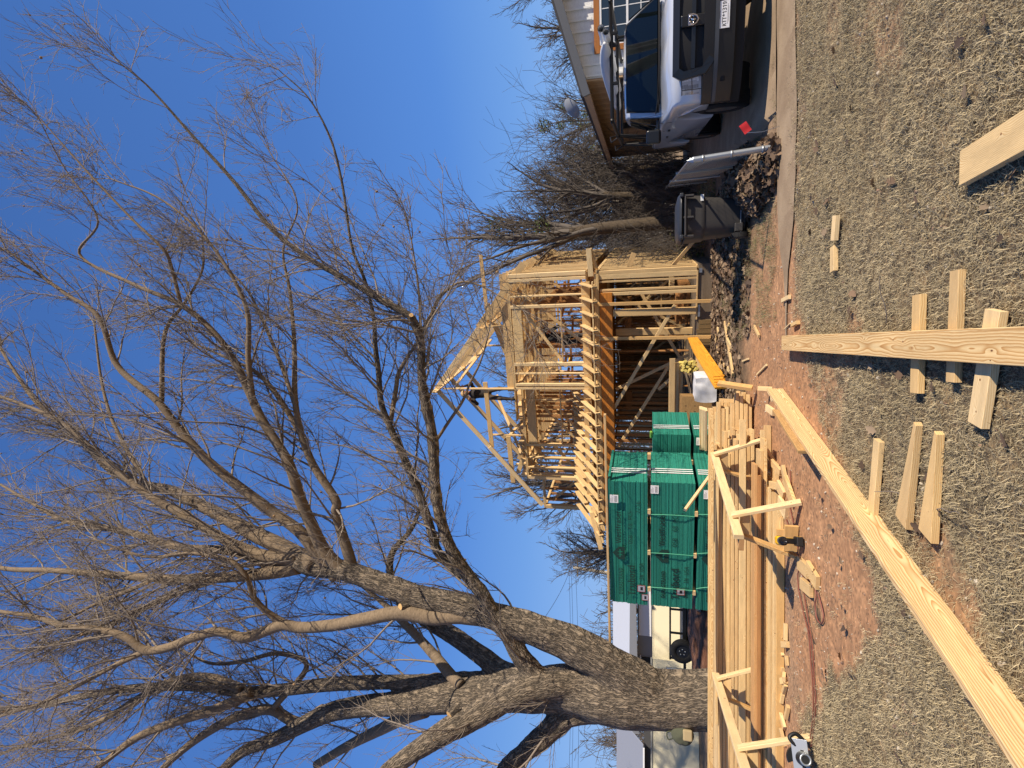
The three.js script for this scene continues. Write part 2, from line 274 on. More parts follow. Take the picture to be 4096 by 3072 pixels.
// the laminated beam over the open front
const lvlTex = woodTex(21, [206, 132, 44], [150, 84, 22], 1024, 256, { knots: 3, k: 15, wob: .5 });
const mLvl = std({ map: lvlTex, roughness: .6 });
{ const m = hb('laminated_beam', [-.56, 2.68, -.04], [-7.6, 2.68, -.04], .33, .13, 'h', mLvl); tag(m, 'orange laminated beam over the open front'); }
for (const [a, b, w] of [[[-.95, .9], [-3.9, 2.55], -.03], [[-.75, 1.75], [-3.1, .42], .75], [[-3.45, 2.5], [-2.45, .5], .5], [[-5.3, 2.45], [-2.7, .95], .65], [[-2.5, .4], [-3.4, 1.3], .3], [[-6.9, .4], [-5.4, 2.4], .4]]) hb('brace', [a[0], a[1], w], [b[0], b[1], w + .05], .089, T, 'h');
for (const [a, b] of [[[-.35, .4, 4.1], [-2.2, 2.6, 4.1]], [[-2.4, .4, 4.1], [-1.2, 2.7, 4.05]], [[-.08, .6, 1.2], [-.08, 2.7, 3.2]], [[-.08, .5, 5.2], [-.08, 2.6, 3.4]], [[-3.6, .4, 8.9], [-5.4, 2.7, 8.9]]]) hb('brace', a, b, .089, T, 'h');
// upright boards tacked on in front, from the eave to the ground
hb('tacked_board', [-.86, 0.0, -.14], [-.86, 3.02, -.10], T, .089, 'w', pine[4]); hb('tacked_board', [-1.80, .0, -.16], [-1.80, 3.02, -.10], T, .089, 'w', pine[4]);
hb('scrap_board', [.02, .95, .45], [.62, .45, .3], .089, T, 'h');
// interior header lumps and sills
hb('header', [-1.3, 2.25, 4.2], [-2.5, 2.25, 4.2], .24, .1, 'h', rw()); hb('header', [-4.7, 2.25, 4.2], [-5.4, 2.25, 4.2], .24, .1, 'h', rw());
hb('sill', [-1.3, 1.15, 4.2], [-2.5, 1.15, 4.2], T, .089, 'h');
// upper floor deck
for (let i = 0; i < 20; i++) hb('floor_joist', [-.1, 3.07, .55 + i * .43], [-7.5, 3.07, .55 + i * .43], .235, T, 'h', rw());
mesh('floor_deck', box(7.55, .02, 8.7, -3.78, 3.20, -4.7), std({ map: gtex(5, [176, 140, 92], 60), roughness: .9 }), house);
// eave rafters: short on the right, running back to the set-back wall on the left
const eaveH = w => 2.93 + .5 * (w + .6);
hb('ledger', [-.28, 3.26, .30], [-3.45, 3.26, .30], .235, T, 'h', pine[1]);
for (let i = 0; i < 20; i++) {
  const u = -.33 - i * .385, back = u > -3.5 ? .28 : 1.18;
  hb('eave_rafter', [u, eaveH(-.62), -.62], [u, eaveH(back), back], .14, T, 'h');
  if (u > -3.5) { hb('lookout', [u - .05, 2.98, -.5], [u - .05, 3.02, .28], .089, T, 'h'); if (i % 2) hb('eave_brace', [u - .06, 3.03, -.25], [u - .06, 3.26, .2], .06, T, 'h'); }
}
for (let i = 0; i < 13; i++) { const u = -3.7 - i * .29; hb('jack_rafter', [u, eaveH(.42) + .03, .42], [u, eaveH(1.18) + .03, 1.18], .14, T, 'h'); }
hb('eave_plate', [-.2, 2.99, -.5], [-7.7, 2.99, -.5], T, .14, 'h'); hb('eave_plate', [-3.5, 3.36, .42], [-7.1, 3.36, .42], .14, T, 'h');
for (let i = 0; i < 9; i++) { const u = -3.7 - i * .45; hb('cripple', [u, 3.0, .42], [u, 3.36, .42], .089, T, 'w'); }
for (let i = 0; i < 8; i++) { const w = -.55 + i * .34; hb('eave_rafter', [-7.1, eaveH(-.2) + .1, w + .3], [-8.15, 2.95, w], .14, T, 'h'); }
hb('outlooker', [-.1, 3.06, -.1], [.62, 3.10, -.12], .14, T, 'h', pine[2]); hb('outlooker', [.62, 3.06, -.12], [.05, 2.92, .1], .089, T, 'h', lvlTex && pine[1]); hb('outlooker', [0, 2.1, .5], [.4, 1.95, .5], .14, T, 'h');
// upper floor ---------------------------------------------------
const B2 = 3.21, T2 = 5.42;
for (const [a, b] of [[[0, .35], [0, 9]], [[-6.75, 1.2], [-6.75, 9]], [[-.1, 9], [-6.7, 9]], [[0, .35], [-3.35, .35]], [[-3.35, 1.2], [-6.8, 1.2]], [[-.2, 3.6], [-6.6, 3.6]], [[-3.4, .35], [-3.4, 1.2]]]) { plate('bottom_plate', a, b, [B2]); plate('top_plate', a, b, [T2, T2 + .042]); }
wall([0, .6], [0, 8.9], B2 + T, T2, .41, pw);
wall([-6.75, 1.5], [-6.75, 8.9], B2 + T, T2, .41, pw);
wall([-.2, 9], [-6.6, 9], B2 + T, T2, .41, rw); wall([-.3, 3.6], [-6.5, 3.6], B2 + T, T2, .41, rw, [[.12, .26], [.5, .62]]); wall([-.3, 6.2], [-6.5, 6.2], B2 + T, T2, .45, rw, [[.3, .5]]);
wall([-2.9, 3.7], [-2.9, 6.1], B2 + T, T2, .41, rw); wall([-1.5, 3.7], [-1.5, 8.9], B2 + T, T2, .41, rw); wall([-.5, 7.6], [-6.5, 7.6], B2 + T, T2, .41, rw, [[.4, .5]]);
for (const [u0, u1, w, h] of [[-.2, -3.2, 3.6, 4.4], [-3.2, -6.5, 3.6, 4.3], [-.2, -6.4, 6.2, 4.5], [-.2, -6.4, 9, 4.4]]) for (let u = u0; u > u1; u -= .41) hb('blocking', [u - .02, h + rr(-.1, .1), w], [u - .39, h + rr(-.1, .1), w], .089, T, 'h', rw());
 wall([-4.6, 1.3], [-4.6, 6.1], B2 + T, T2, .41, rw);
for (const [u, a] of [[-.04, .12], [-.17, .09], [-.62, T], [-.92, .09], [-2.62, .1], [-2.9, T], [-3.25, .08], [-3.36, .06]]) hb('stud', [u, B2 + T, .35], [u, T2, .35], .14, a, 'w', pine[2]);
for (const [u, a] of [[-3.5, T], [-4.0, T], [-5.55, .08], [-6.0, T], [-6.35, T], [-6.72, .12]]) hb('stud', [u, eaveH(1.2), 1.2], [u, T2, 1.2], .14, a, 'w', pine[0]);
hb('sill', [-.92, 3.98, .35], [-2.62, 3.98, .35], T, .089, 'h'); hb('header', [-.92, 5.25, .35], [-2.62, 5.25, .35], .28, .1, 'h'); hb('header', [-3.5, 5.2, 1.2], [-5.5, 5.2, 1.2], .3, .1, 'h', pine[3]); hb('sill', [-3.5, 4.25, 1.2], [-5.5, 4.25, 1.2], T, .089, 'h');
hb('ledger', [-3.4, 3.72, 1.16], [-7.0, 3.72, 1.16], .235, T, 'h', pine[3]);
for (const [a, b] of [[[-.5, 5.35, 1.0], [-2.2, 3.4, 1.0]], [[-.75, 5.3, .5], [-2.75, 3.9, .5]], [[-.3, 5.2, 3.5], [-1.6, 3.3, 3.5]], [[-5.4, 3.9, 1.5], [-4.0, 5.2, 1.5]], [[-5.6, 3.7, 2.4], [-4.3, 5.2, 2.4]], [[-3.1, 3.3, .6], [-3.35, 4.9, 2.6]], [[-6.6, 3.9, 1.6], [-5.6, 4.7, 1.6]], [[-.08, 3.4, 2.2], [-.08, 5.2, 4.2]]]) hb('brace', a, b, .089, T, 'h');
// ceiling joists run across the house
for (let i = 0; i < 21; i++) hb('ceiling_joist', [.02, T2 + .19, .45 + i * .41], [i < 3 ? -3.5 : -6.85, T2 + .19, .45 + i * .41], .235, T, 'h', i % 3 ? pine[1] : pine[3]);
for (let i = 0; i < 9; i++) hb('ceiling_joist', [-3.45 - i * .4, T2 + .17, 1.15], [-3.45 - i * .4, T2 + .17, 3.5], .19, T, 'h');
// low wing on the left
for (const [a, b] of [[[-6.9, 1.7], [-8.1, 1.7]], [[-8.1, 1.7], [-8.1, 6]]]) { plate('bottom_plate', a, b, [3.75]); plate('top_plate', a, b, [5.0, 5.042]); }
for (const u of [-7.0, -7.4, -7.8]) hb('stud', [u, 3.79, 1.7], [u, 5.0, 1.7], .089, T, 'w', rw());
hb('stud', [-8.07, 3.5, 1.7], [-8.07, 5.0, 1.7], .14, .14, 'w'); for (let i = 0; i < 8; i++) hb('stud', [-8.1, 3.5, 2.2 + i * .45], [-8.1, 5.0, 2.2 + i * .45], .089, T, 'u', rw());
hb('brace', [-7.0, 3.8, 1.8], [-7.9, 4.8, 1.8], .089, T, 'h'); hb('eave_plate', [-7, 3.62, 1.6], [-8.2, 3.62, 1.6], .235, T, 'h', redPine[0]);
// roof: one front gable; the right slope is rafted to a purlin, the left has its first rafters only
const ridge = [-3.4, 8.0], slope = (8.0 - 5.0) / 3.65, roofH = u => ridge[1] - Math.abs(u - ridge[0]) * slope;
for (let i = 0; i < 15; i++) { const w = .32 + i * .4; hb('rafter', [.3, roofH(.3), w], [-1.5 + rr(-.05, .05), roofH(-1.5), w], .19, T, 'h'); }
hb('purlin', [-1.5, roofH(-1.5) - .1, .2], [-1.5, roofH(-1.5) - .1, 6.2], .19, T, 'h');
hb('rafter', [-1.45, roofH(-1.45), .34], [ridge[0], ridge[1], .34], .14, T, 'h', pine[2]);
hb('rafter', [ridge[0], ridge[1], .34], [-5.45, roofH(-5.45), .34], .14, T, 'h', pine[2]); hb('rafter', [-5.3, roofH(-5.3) - .02, .30], [-7.25, roofH(-7.25), .30], .14, T, 'h', pine[2]);
hb('ridge_board', [ridge[0], ridge[1] - .04, .0], [ridge[0], ridge[1] - .04, 4.6], .19, T, 'h');
for (const w of [1.6, 2.9, 4.4]) { hb('rafter', [-1.45, roofH(-1.45), w], [ridge[0], ridge[1], w], .14, T, 'h'); if (w < 4) hb('rafter', [ridge[0], ridge[1], w], [-6.9, roofH(-6.9), w], .14, T, 'h'); }
hb('collar_tie', [-3.2, 6.42, .42], [-5.35, 6.38, .42], .14, T, 'h', pine[1]); hb('collar_tie', [-5.0, 5.84, .5], [-6.6, 5.80, .5], .14, T, 'h', pine[1]); hb('collar_tie', [.55, 6.45, 1.2], [-1.2, 6.40, 1.2], .11, T, 'h', pine[1]);
for (const [u, w, h] of [[-1.0, 1.3, 6.4], [-1.5, .5, 6.3], [-2.1, .6, 6.4], [-3.4, .4, 7.8], [-5.0, .6, 6.5], [-5.3, 1.3, 6.3], [-6.3, 1.25, 5.85]]) hb('gable_stud', [u, T2 + .1, w], [u, h, w], .089, T, 'w');
hb('gable_brace', [-3.3, 7.4, .6], [-2.3, 6.7, 2.4], .089, T, 'h'); hb('gable_brace', [-5.2, 6.0, .6], [-4.8, 5.55, 1.4], .089, T, 'h'); hb('gable_brace', [-1.3, 6.3, .6], [-2.4, 5.6, 2.6], .089, T, 'h'); hb('gable_brace', [-5.8, 5.55, .9], [-4.2, 6.6, 2.2], .089, T, 'h'); hb('gable_brace', [-.9, 6.0, .7], [-.15, 5.55, .7], .089, T, 'h');
for (let i = 0; i < 5; i++) hb('rake_block', [-6.45 + i * .32, 5.72 + i * .02, .9 + i * .35], [-5.95 + i * .32, 5.52, .9 + i * .35], .14, T, 'h');
for (let i = 0; i < 7; i++) hb('roof_block', [-1.5 - i * .12, 6.15, 1.0 + i * .5], [-2.7 - i * .05, 5.75, 1.0 + i * .5], .14, T, 'h');
// ---------------------------------------------------------------- stacks of green-edged sheathing
const W30 = (o, u, h, w) => V(o.x + u * Math.cos(YAW) + w * Math.sin(YAW), h, o.z + u * Math.sin(YAW) - w * Math.cos(YAW));
const osbEdge = dtex(512, 512, (u, v, i, j) => { const l = (hsh(j >> 2, 5) - .5) * 34, n = (fbm(u * 90, v * 180, 3) - .5) * 46; return [30 + l * .4 + n * .3, 124 + l + n, 104 + l * .9 + n * .9]; });
const mOsbEdge = [std({ map: osbEdge, roughness: .85 }), std({ map: osbEdge, color: 0xd8e6e0, roughness: .85 })];
const osbTan = dtex(512, 512, (u, v) => { const a = fbm(u * 26, v * 60, 3), b = fbm(u * 70 + 3, v * 24, 3), n = Math.max(a, b); return [lerp(138, 205, n), lerp(104, 164, n), lerp(62, 104, n)]; });
const mOsbTan = std({ map: osbTan, roughness: .85 });
function inkTex(draw, w = 1024, h = 300) { return ctex(w, h, (c) => { c.clearRect(0, 0, w, h); draw(c, w, h); }); }
const inkMat = (t) => std({ map: t, transparent: true, alphaTest: .35, roughness: .9 });
const printTop = inkMat(inkTex((c, w, h) => {
  c.fillStyle = 'rgba(9,52,44,.95)'; c.strokeStyle = c.fillStyle; c.textBaseline = 'middle';
  c.font = 'bold 62px sans-serif'; c.fillText('Westfraser', 560, 70);
  c.beginPath(); c.moveTo(395, 70); c.lineTo(460, 18); c.lineTo(525, 70); c.lineTo(525, 122); c.lineTo(395, 122); c.fill();
  c.globalCompositeOperation = 'destination-out'; c.fillRect(420, 76, 80, 10); c.fillRect(440, 60, 10, 50); c.fillRect(470, 60, 10, 50); c.globalCompositeOperation = 'source-over';
  c.font = 'bold 44px sans-serif'; c.fillText('DURASTRAND', 20, 84); c.font = 'bold 84px sans-serif'; c.fillText('Trubord', 20, 178);
  c.font = '50px monospace'; c.fillText('OSB  68 PCS', 560, 170); c.fillText('7/16', 870, 236); c.fillText('MADE IN USA', 40, 262);
}));
const labelMat = std({ map: ctex(128, 160, (c, w, h) => { c.fillStyle = '#e8e6e2'; c.fillRect(0, 0, w, h); c.fillStyle = '#222'; for (let i = 0; i < 22; i++) c.fillRect(14 + i * 4.6, 88, (i * 7 % 3) + 1, 52); c.fillStyle = '#888'; c.fillRect(14, 14, 60, 10); c.fillRect(14, 34, 90, 7); c.fillRect(14, 50, 76, 7); }), roughness: .6 });
const foilMat = std({ map: ctex(96, 96, (c, w, h) => { c.fillStyle = '#c9c3c0'; c.fillRect(0, 0, w, h); c.strokeStyle = '#a04b40'; c.lineWidth = 8; c.strokeRect(4, 4, 88, 88); c.fillStyle = '#30302f'; c.fillRect(24, 36, 48, 30); }), roughness: .25, metalness: .5 });
const mWhite = std({ color: 0xd9dcd8, roughness: .8 }), mStrap = std({ color: 0x4f9f80, roughness: .45 });
const OSBC = V(-1.63, 0, -9.4);           // front right corner of the near stack
function osbUnit(name, label, org, h0, n, opt = {}) {
  const L = 2.44, D = 1.22, t = (opt.h ?? .66) / n, o = thing(name, label, 'panel stack', org, -YAW, 'banded units of sheathing panels');
  o.position.y = h0;
  const r = rng(opt.seed ?? 3), parts = [[], []], tap = opt.slip ?? 0;
  for (let i = 0; i < n; i++) {
    const sl = (r() - .5) * .012 + (opt.shift?.(i / n) ?? 0), sd = (r() - .5) * .010 + (opt.push?.(i / n) ?? 0);
    const g = new THREE.BoxGeometry(L, t * .955, D).translate(-L / 2 + sl, t * (i + .5), -D / 2 - sd);
    const uv = g.attributes.uv, q = g.attributes.position; for (let k = 0; k < uv.count; k++) uv.setXY(k, (q.getX(k) + q.getZ(k)) * .8, (i * .097 + (q.getY(k) - t * i) * 2) % 1);
    parts[hsh(i, opt.seed ?? 3) > .82 ? 1 : 0].push(g);
  }
  tag(mesh('panel_layers', parts[0], mOsbEdge[0], o), null, null, null, 'stuff'); if (parts[1].length) tag(mesh('paler_panel_layers', parts[1], mOsbEdge[1], o), null, null, null, 'stuff');
  const H = n * t;
  if (opt.stripes !== false) for (let k = 0; k < 3; k++) mesh('white_edge_stripe', box(.003, H * .97, .026, .014 + (opt.shiftTop ?? 0), H / 2, -.34 - k * .075 - (opt.dz ?? 0)), mWhite, o);
  if (opt.print) { const m = mesh('printed_mark', new THREE.PlaneGeometry(2.0, H * .92).translate(-1.3, H * .5, .011), printTop, o); }
  for (const [x, y, w, h, mt] of opt.labels ?? []) mesh(mt === foilMat ? 'foil_tag' : 'paper_label', box(w, h, .004, x, y * H, .014), mt, o);
  for (const [x, ends] of opt.straps ?? []) {
    const pts = []; for (let i = 0; i <= 10; i++) { const s = i / 10; pts.push(V(x + Math.sin(s * 3.1) * .03 * (ends ?? 1), H * (1 - s), .016 + Math.sin(s * 3.14) * .035)); }
    mesh('strap', tube(pts, .007, 4), mStrap, o);
  }
  for (const x of opt.blocks ?? [-.55, -1.35, -2.1]) mesh('spacer_block', plankGeo(1.2, .05, .085, 3).rotateY(Math.PI / 2).translate(x, -.027, -.58), pine[0], o);
  return o;
}
osbUnit('sheathing_stack', 'lowest unit of green edged panels in the tall stack, behind the lumber pile', OSBC, .10, 58, { seed: 5, h: .68, labels: [[-.18, .8, .16, .13, labelMat]], straps: [[-.55], [-1.3, 2], [-2.0, 3]], print: true });
osbUnit('sheathing_stack', 'middle unit of green edged panels in the tall stack, strapped in pale green bands', OSBC, .84, 60, { seed: 6, h: .70, labels: [[-.13, .92, .15, .13, labelMat], [-2.1, .28, .13, .14, foilMat]], straps: [[-.6], [-1.35], [-2.05]], print: true });
osbUnit('sheathing_stack', 'topmost unit of green edged panels, its layers slipped, on the tall stack', OSBC, 1.60, 58, { seed: 7, h: .66, print: true, shift: t => t < .28 ? -.01 : t < .6 ? -.03 : t < .93 ? -.035 : .0, push: t => t < .25 ? 0 : t < .55 ? .03 : .045, shiftTop: -.02, labels: [[-.34, .84, .15, .14, labelMat], [-2.1, .16, .14, .14, foilMat], [-2.28, .06, .13, .12, foilMat]] });
{
  const o2 = W30(OSBC, .30, 0, 1.36);
  osbUnit('sheathing_stack', 'lower unit of green edged panels in the short stack behind the tall one', o2, .10, 58, { seed: 8, h: .66, dz: -.05, labels: [[-.12, .85, .15, .13, labelMat]] });
  osbUnit('sheathing_stack', 'upper unit of green edged panels in the short stack, a green rolled tube on top', o2, .82, 58, { seed: 9, h: .68, dz: -.05 });
  const p = W30(o2, -.10, 1.53, .1); const q = W30(o2, .04, 1.53, .02);
  tag(mesh('green_tube', tube([p, q], .028, 12), std({ color: 0x8cc04a, roughness: .6 })), 'short bright green tube lying on the short panel stack', 'tube');
}
// loose long board lying along the top of the tall stack
{ const a = W30(OSBC, 1.15, 2.285, .10), b = W30(OSBC, -3.6, 2.285, .02); tag(bar(scene, 'long_board', a, b, .038, .089, pine[3]), 'long thin board lying along the top edge of the tall green panel stack', 'board'); }

// ---------------------------------------------------------------- lumber
const YA = .03;   // the piles lie almost square to the view
function lumber(label, group, a, b, hy, hz, m, up) { return tag(bar(scene, 'lumber_board', a, b, hy, hz, m ?? pw(), up ?? V(0, 1, 0)), label, 'board', group); }
{ // main pile: layers of boards with their right ends uneven
  const r = rng(12); let h = .10; const rows = 9;
  for (const x of [-1.6, -4.0, -6.4]) lumber('timber bearer under the main lumber pile', 'bearers under the main pile', V(x, .05, -8.45), V(x, .05, -9.6), .089, .089, pine[3]);
  for (let k = 0; k < rows; k++) {
    const t = k % 3 === 1 ? .05 : .054;
    for (let j = 0; j < 4; j++) { const z = -8.55 - j * .26 - rr(0, .035, r), x1 = -.62 - rr(0, .5, r) - (k > 6 ? .25 : 0), x0 = -5.6 - rr(0, .9, r); lumber('long pale board stacked in the main pile behind the sawhorses', 'boards in the main lumber pile', V(x0, h + t / 2, z - .1), V(x1, h + t / 2, z + .05 - .1), t - .004, .235); }
    h += t + .002;
  }
  for (const [x0, x1, z] of [[-5.0, -1.2, -8.6], [-4.4, -.9, -8.82]]) lumber('board laid loose on top of the main lumber pile', 'loose boards topping the main pile', V(x0, h + .02, z), V(x1, h + .02, z + .1), .038, .14);
}
{ // second pile, right of the main one: short 2x4s, ends to the right
  const r = rng(31);
  for (let k = 0; k < 8; k++) for (let j = 0; j < 5; j++) { const z = -9.15 - j * .17 - rr(0, .03, r), x1 = -.02 - rr(0, .35, r) - k * .035, h = .06 + k * .062; if (k > 4 && j < 1) continue; lumber('short board end-on in the pile beside the tan panels', 'boards in the short pile', V(x1 - rr(.9, 1.5, r), h, z), V(x1, h, z), .056, .14); }
  for (let j = 0; j < 7; j++) { const z = -9.9 - j * .12; lumber('board of the bundle lying across the short pile', 'bundle across the short pile', V(-1.15 + rr(-.05, .05, r), .62 + rr(0, .03, r), z - .1), V(-.42, .66 + j * .004, z + .35), .038, .089, pine[2]); }
}
{ // boards on the ground in front, between the sawhorse legs
  const S = 'board lying on the red soil in front of the main pile', GR = 'boards laid in front of the main pile', r = rng(44);
  const row = (x0, x1, h, z, hy, hz, m) => lumber(S, GR, V(x0, h, z), V(x1, h, z + .06), hy, hz, m);
  row(-6.2, -1.02, .27, -7.62, .038, .235, redPine[2]); row(-6.4, -1.15, .232, -7.60, .038, .24, redPine[0]); row(-5.9, -.85, .19, -7.72, .04, .286, pine[3]);
  row(-6.5, -.7, .15, -7.66, .038, .235, pine[1]); row(-6.0, -1.3, .11, -7.62, .038, .235); row(-6.4, -1.0, .03, -7.60, .05, .235, pine[3]); row(-6.1, -1.35, .072, -7.62, .036, .235);
  row(-5.5, -.55, .05, -7.95, .089, .038); row(-5.7, -.62, .05, -8.05, .14, .038); row(-5.8, -1.5, .06, -7.32, .10, .038, pine[0]); row(-5.4, -1.75, .045, -7.24, .089, .038, pine[4]); row(-6.3, -1.62, .02, -7.34, .036, .14, pine[3]);
  row(-5.2, -.7, .045, -8.2, .089, .038); row(-5.9, -.5, .30, -8.32, .089, .038, pine[0]);
  lumber('single upright-edged board resting on the sawhorses', null, V(-5.55, .72, -8.35), V(-.35, .70, -8.45), .075, .038, pine[1]);
  lumber('board propped on end beside the tan panels', null, V(.0, .28, -9.0), V(-.05, .32, -8.9), .5, .05, pine[4]);
}
// sawhorses: two-board beam on four splayed legs
function sawhorse(label, a, b, h, feet) {
  const o = thing('sawhorse', label, 'sawhorse', V(a.x, 0, a.z), 0, 'site-built sawhorses'), d = b.clone().sub(a).normalize(), s = V(-d.z, 0, d.x), A = V(0, h, 0), B = b.clone().sub(a).add(V(0, h, 0));
  bar(o, 'beam', A.clone().addScaledVector(s, -.05), B.clone().addScaledVector(s, -.05), .10, .05, pine[2]);
  bar(o, 'beam', A.clone().addScaledVector(s, .045).add(V(0, -.03, 0)).addScaledVector(d, .06), B.clone().addScaledVector(s, .045).add(V(0, -.03, 0)), .05, .13, redPine[2]);
  for (const t of feet) for (const e of [-1, 1]) {
    const p = A.clone().lerp(B, t).addScaledVector(s, e * .10).add(V(0, .02, 0)), q = A.clone().lerp(B, t).addScaledVector(s, e * .33).addScaledVector(d, t < .5 ? -.06 : .06); q.y = .0;
    bar(o, 'leg', q, p, .089, .038, pine[e > 0 ? 4 : 2], d);
  }
  for (const t of feet) bar(o, 'gusset', A.clone().lerp(B, t).addScaledVector(s, -.14).add(V(0, -.12, 0)), A.clone().lerp(B, t).addScaledVector(s, .14).add(V(0, -.12, 0)), .10, .03, pine[3]);
  return o;
}
sawhorse('wooden sawhorse standing over the drill, its legs splayed', G(2853, 1818, .66).setY(0), G(2955, 2165, .66).setY(0), .66, [.10, .84]);
sawhorse('wooden sawhorse in front of the big tree trunk', G(2862, 2712, .66).setY(0), G(2985, 3110, .66).setY(0), .66, [.12, .86]);

// foreground timber
const bigTex = woodTex(61, [228, 200, 146], [168, 112, 52], 2048, 256, { pith: .45, dep: .05, k: 11, knots: 6, wob: .42, len: 16 }), bigTex2 = woodTex(64, [226, 198, 146], [162, 112, 58], 2048, 256, { pith: .6, dep: .08, k: 12, knots: 1, wob: .36, len: 16 });
for (const t of [bigTex, bigTex2]) t.repeat.set(.5, 1.9);
const mBig = std({ map: bigTex, roughness: .68 }), mBig2 = std({ map: bigTex2, roughness: .68 });
const solo = (name, label, a, b, hy, hz, m, up, ch) => tag(bar(scene, name, a, b, hy, hz, m ?? pw(), up, ch), label, 'board');
{
  const far = G(3126, 1372, .10), near = G(4096, 1386, .10).lerp(far, -.28);
  solo('wide_plank', 'thick grainy plank lying on three blocks in the dry grass', V(far.x, .081, far.z), V(near.x, .081, near.z), .038, .165, mBig, undefined, .003);
}
function block(label, c1, c2, h, hz, m, name = 'wood_block') { return tag(bar(scene, name, V(c1.x, h, c1.z), V(c2.x, h, c2.z), .038, hz, m ?? pw(), undefined, .003), label, 'wood block'); }
block('wood block under the grainy plank, nearest its free end', G(3702, 1178), G(3692, 1572), .030, .10, pine[1]);
block('wood block under the middle of the grainy plank', G(3860, 1080), G(3842, 1528), .030, .085, pine[3]);
block('wood block slanting out from under the grainy plank', G(4020, 1240), G(3945, 1700), .032, .12, pine[2]);
block('pale offcut lying behind a notched offcut in the grass', G(3372, 860), G(3364, 960), .05, .09, pine[2], 'offcut');
block('notched offcut with a dark sawn face in the grass', G(3352, 985), G(3352, 1085), .03, .10, pine[0], 'offcut');
{ // board with a sawn notch, lying toward the bottom corner
  const a = G(3838, 742, .06), b = G(4170, 560, .06), d = b.clone().sub(a), L = d.length();
  const sh = new THREE.Shape(); const w = .17; sh.moveTo(0, 0); sh.lineTo(.52, 0); sh.lineTo(.50, .055); sh.lineTo(.545, .0); sh.lineTo(L + .5, 0); sh.lineTo(L + .5, w); sh.lineTo(0, w);
  const g = new THREE.ExtrudeGeometry(sh, { depth: .038, bevelEnabled: true, bevelSize: .002, bevelThickness: .002, bevelSegments: 1 });
  const uv = g.attributes.uv; for (let i = 0; i < uv.count; i++) uv.setXY(i, uv.getX(i) / 2.4, uv.getY(i) / .3);
  const m = mesh('notched_board', g, std({ map: WT[0], roughness: .7 })); g.rotateX(-Math.PI / 2); m.position.set(a.x, .022, a.z); m.rotation.y = Math.atan2(-d.z, d.x); m.scale.z = 1;
  tag(m, 'pale board with a small wedge notch sawn in its edge', 'board');
}
function wedge(label, tip, b1, m, wd, th = .038) { // tapered offcut
  const d = tip.clone().sub(b1), L = d.length(), sh = new THREE.Shape(); sh.moveTo(0, 0); sh.lineTo(L, wd * .82); sh.lineTo(L + .01, wd); sh.lineTo(0, wd);
  const g = new THREE.ExtrudeGeometry(sh, { depth: th, bevelEnabled: true, bevelSize: .002, bevelThickness: .002, bevelSegments: 1 }); const uv = g.attributes.uv; for (let i = 0; i < uv.count; i++) uv.setXY(i, uv.getX(i) / 2.4 + wd, uv.getY(i) / .3);
  g.rotateX(-Math.PI / 2).rotateX(Math.PI * 0); g.translate(0, 0, wd); const o = mesh('wedge_offcut', g, m); o.position.set(b1.x, .012, b1.z - wd * .5); o.rotation.y = Math.atan2(-d.z, d.x); return tag(o, label, 'offcut');
}
wedge('tapered offcut with brown heartwood, between two other wedges', G(3718, 1700), G(3640, 2072), pine[3], .15);
wedge('tapered offcut with a wavy stained edge', G(3808, 1738), G(3740, 2130), pine[1], .15);
{ const a = G(3535, 1762), b = G(3508, 2070); solo('offcut', 'pointed board offcut with a bark knot, beside the wedges', V(a.x, .028, a.z), V(b.x, .028, b.z), .038, .10, pine[0], undefined, .003); }
{ // the long joist slanting out of the lower corner, with a strip of panel clamped against it
  const a = G(3062, 1560, .20), b = G(4060, 3085, .20).lerp(a, -.06);
  solo('long_joist', 'long wide joist on edge slanting across the red soil', V(a.x, .095, a.z), V(b.x, .095, b.z), .184, .04, mBig2, undefined, .003);
  const d = b.clone().sub(a).normalize(), n = V(-d.z, 0, d.x);
  const p = a.clone().addScaledVector(d, .62), q = a.clone().addScaledVector(d, 1.75), off = n.clone().multiplyScalar(n.z < 0 ? .045 : -.045);
  tag(bar(scene, 'panel_strip', V(p.x, .13, p.z).add(off), V(q.x, .13, q.z).add(off), .22, .03, mOsbTan), 'strip of strand board standing against the far side of the long joist', 'panel strip');
  const s1 = a.clone().addScaledVector(d, .18); solo('prop_block', 'short block standing against the end of the long joist', V(s1.x, .0, s1.z).addScaledVector(off, 1.2), V(s1.x, .17, s1.z).addScaledVector(off, 1.2), .09, .04, pine[2], d);
}
// ---------------------------------------------------------------- trees
const barkTex = dtex(512, 512, (u, v) => { const a = fbm(u * 26 + fbm(v * 7, u * 6, 2) * 2.2, v * 3.6, 4), rg = Math.min(1, Math.abs(a - .5) * 3.2), k = .42 + .66 * Math.pow(rg, .55), n = (fbm(u * 60, v * 60, 2) - .5) * 30, p = fbm(u * 5 + 2, v * 5, 3); return [(126 + p * 30) * k + n, (113 + p * 27) * k + n, (94 + p * 25) * k + n]; });
const barkBump = dtex(512, 512, (u, v) => { const a = fbm(u * 26 + fbm(v * 7, u * 6, 2) * 2.2, v * 3.6, 4), rg = 255 * Math.pow(Math.min(1, Math.abs(a - .5) * 3.2), .5); return [rg, rg, rg]; }, false);
const mBark = std({ map: barkTex, bumpMap: barkBump, bumpScale: .03, roughness: .92 });
const smoothBarkTex = dtex(256, 256, (u, v) => { const n = fbm(u * 9, v * 24, 4), s = vn(u * 6, v * 90) > .78 ? -22 : 0; return [128 + n * 44 + s, 118 + n * 42 + s, 102 + n * 40 + s]; });
const mLimb = std({ map: smoothBarkTex, color: 0xd6cabb, bumpMap: smoothBarkTex, bumpScale: .006, roughness: .9 });
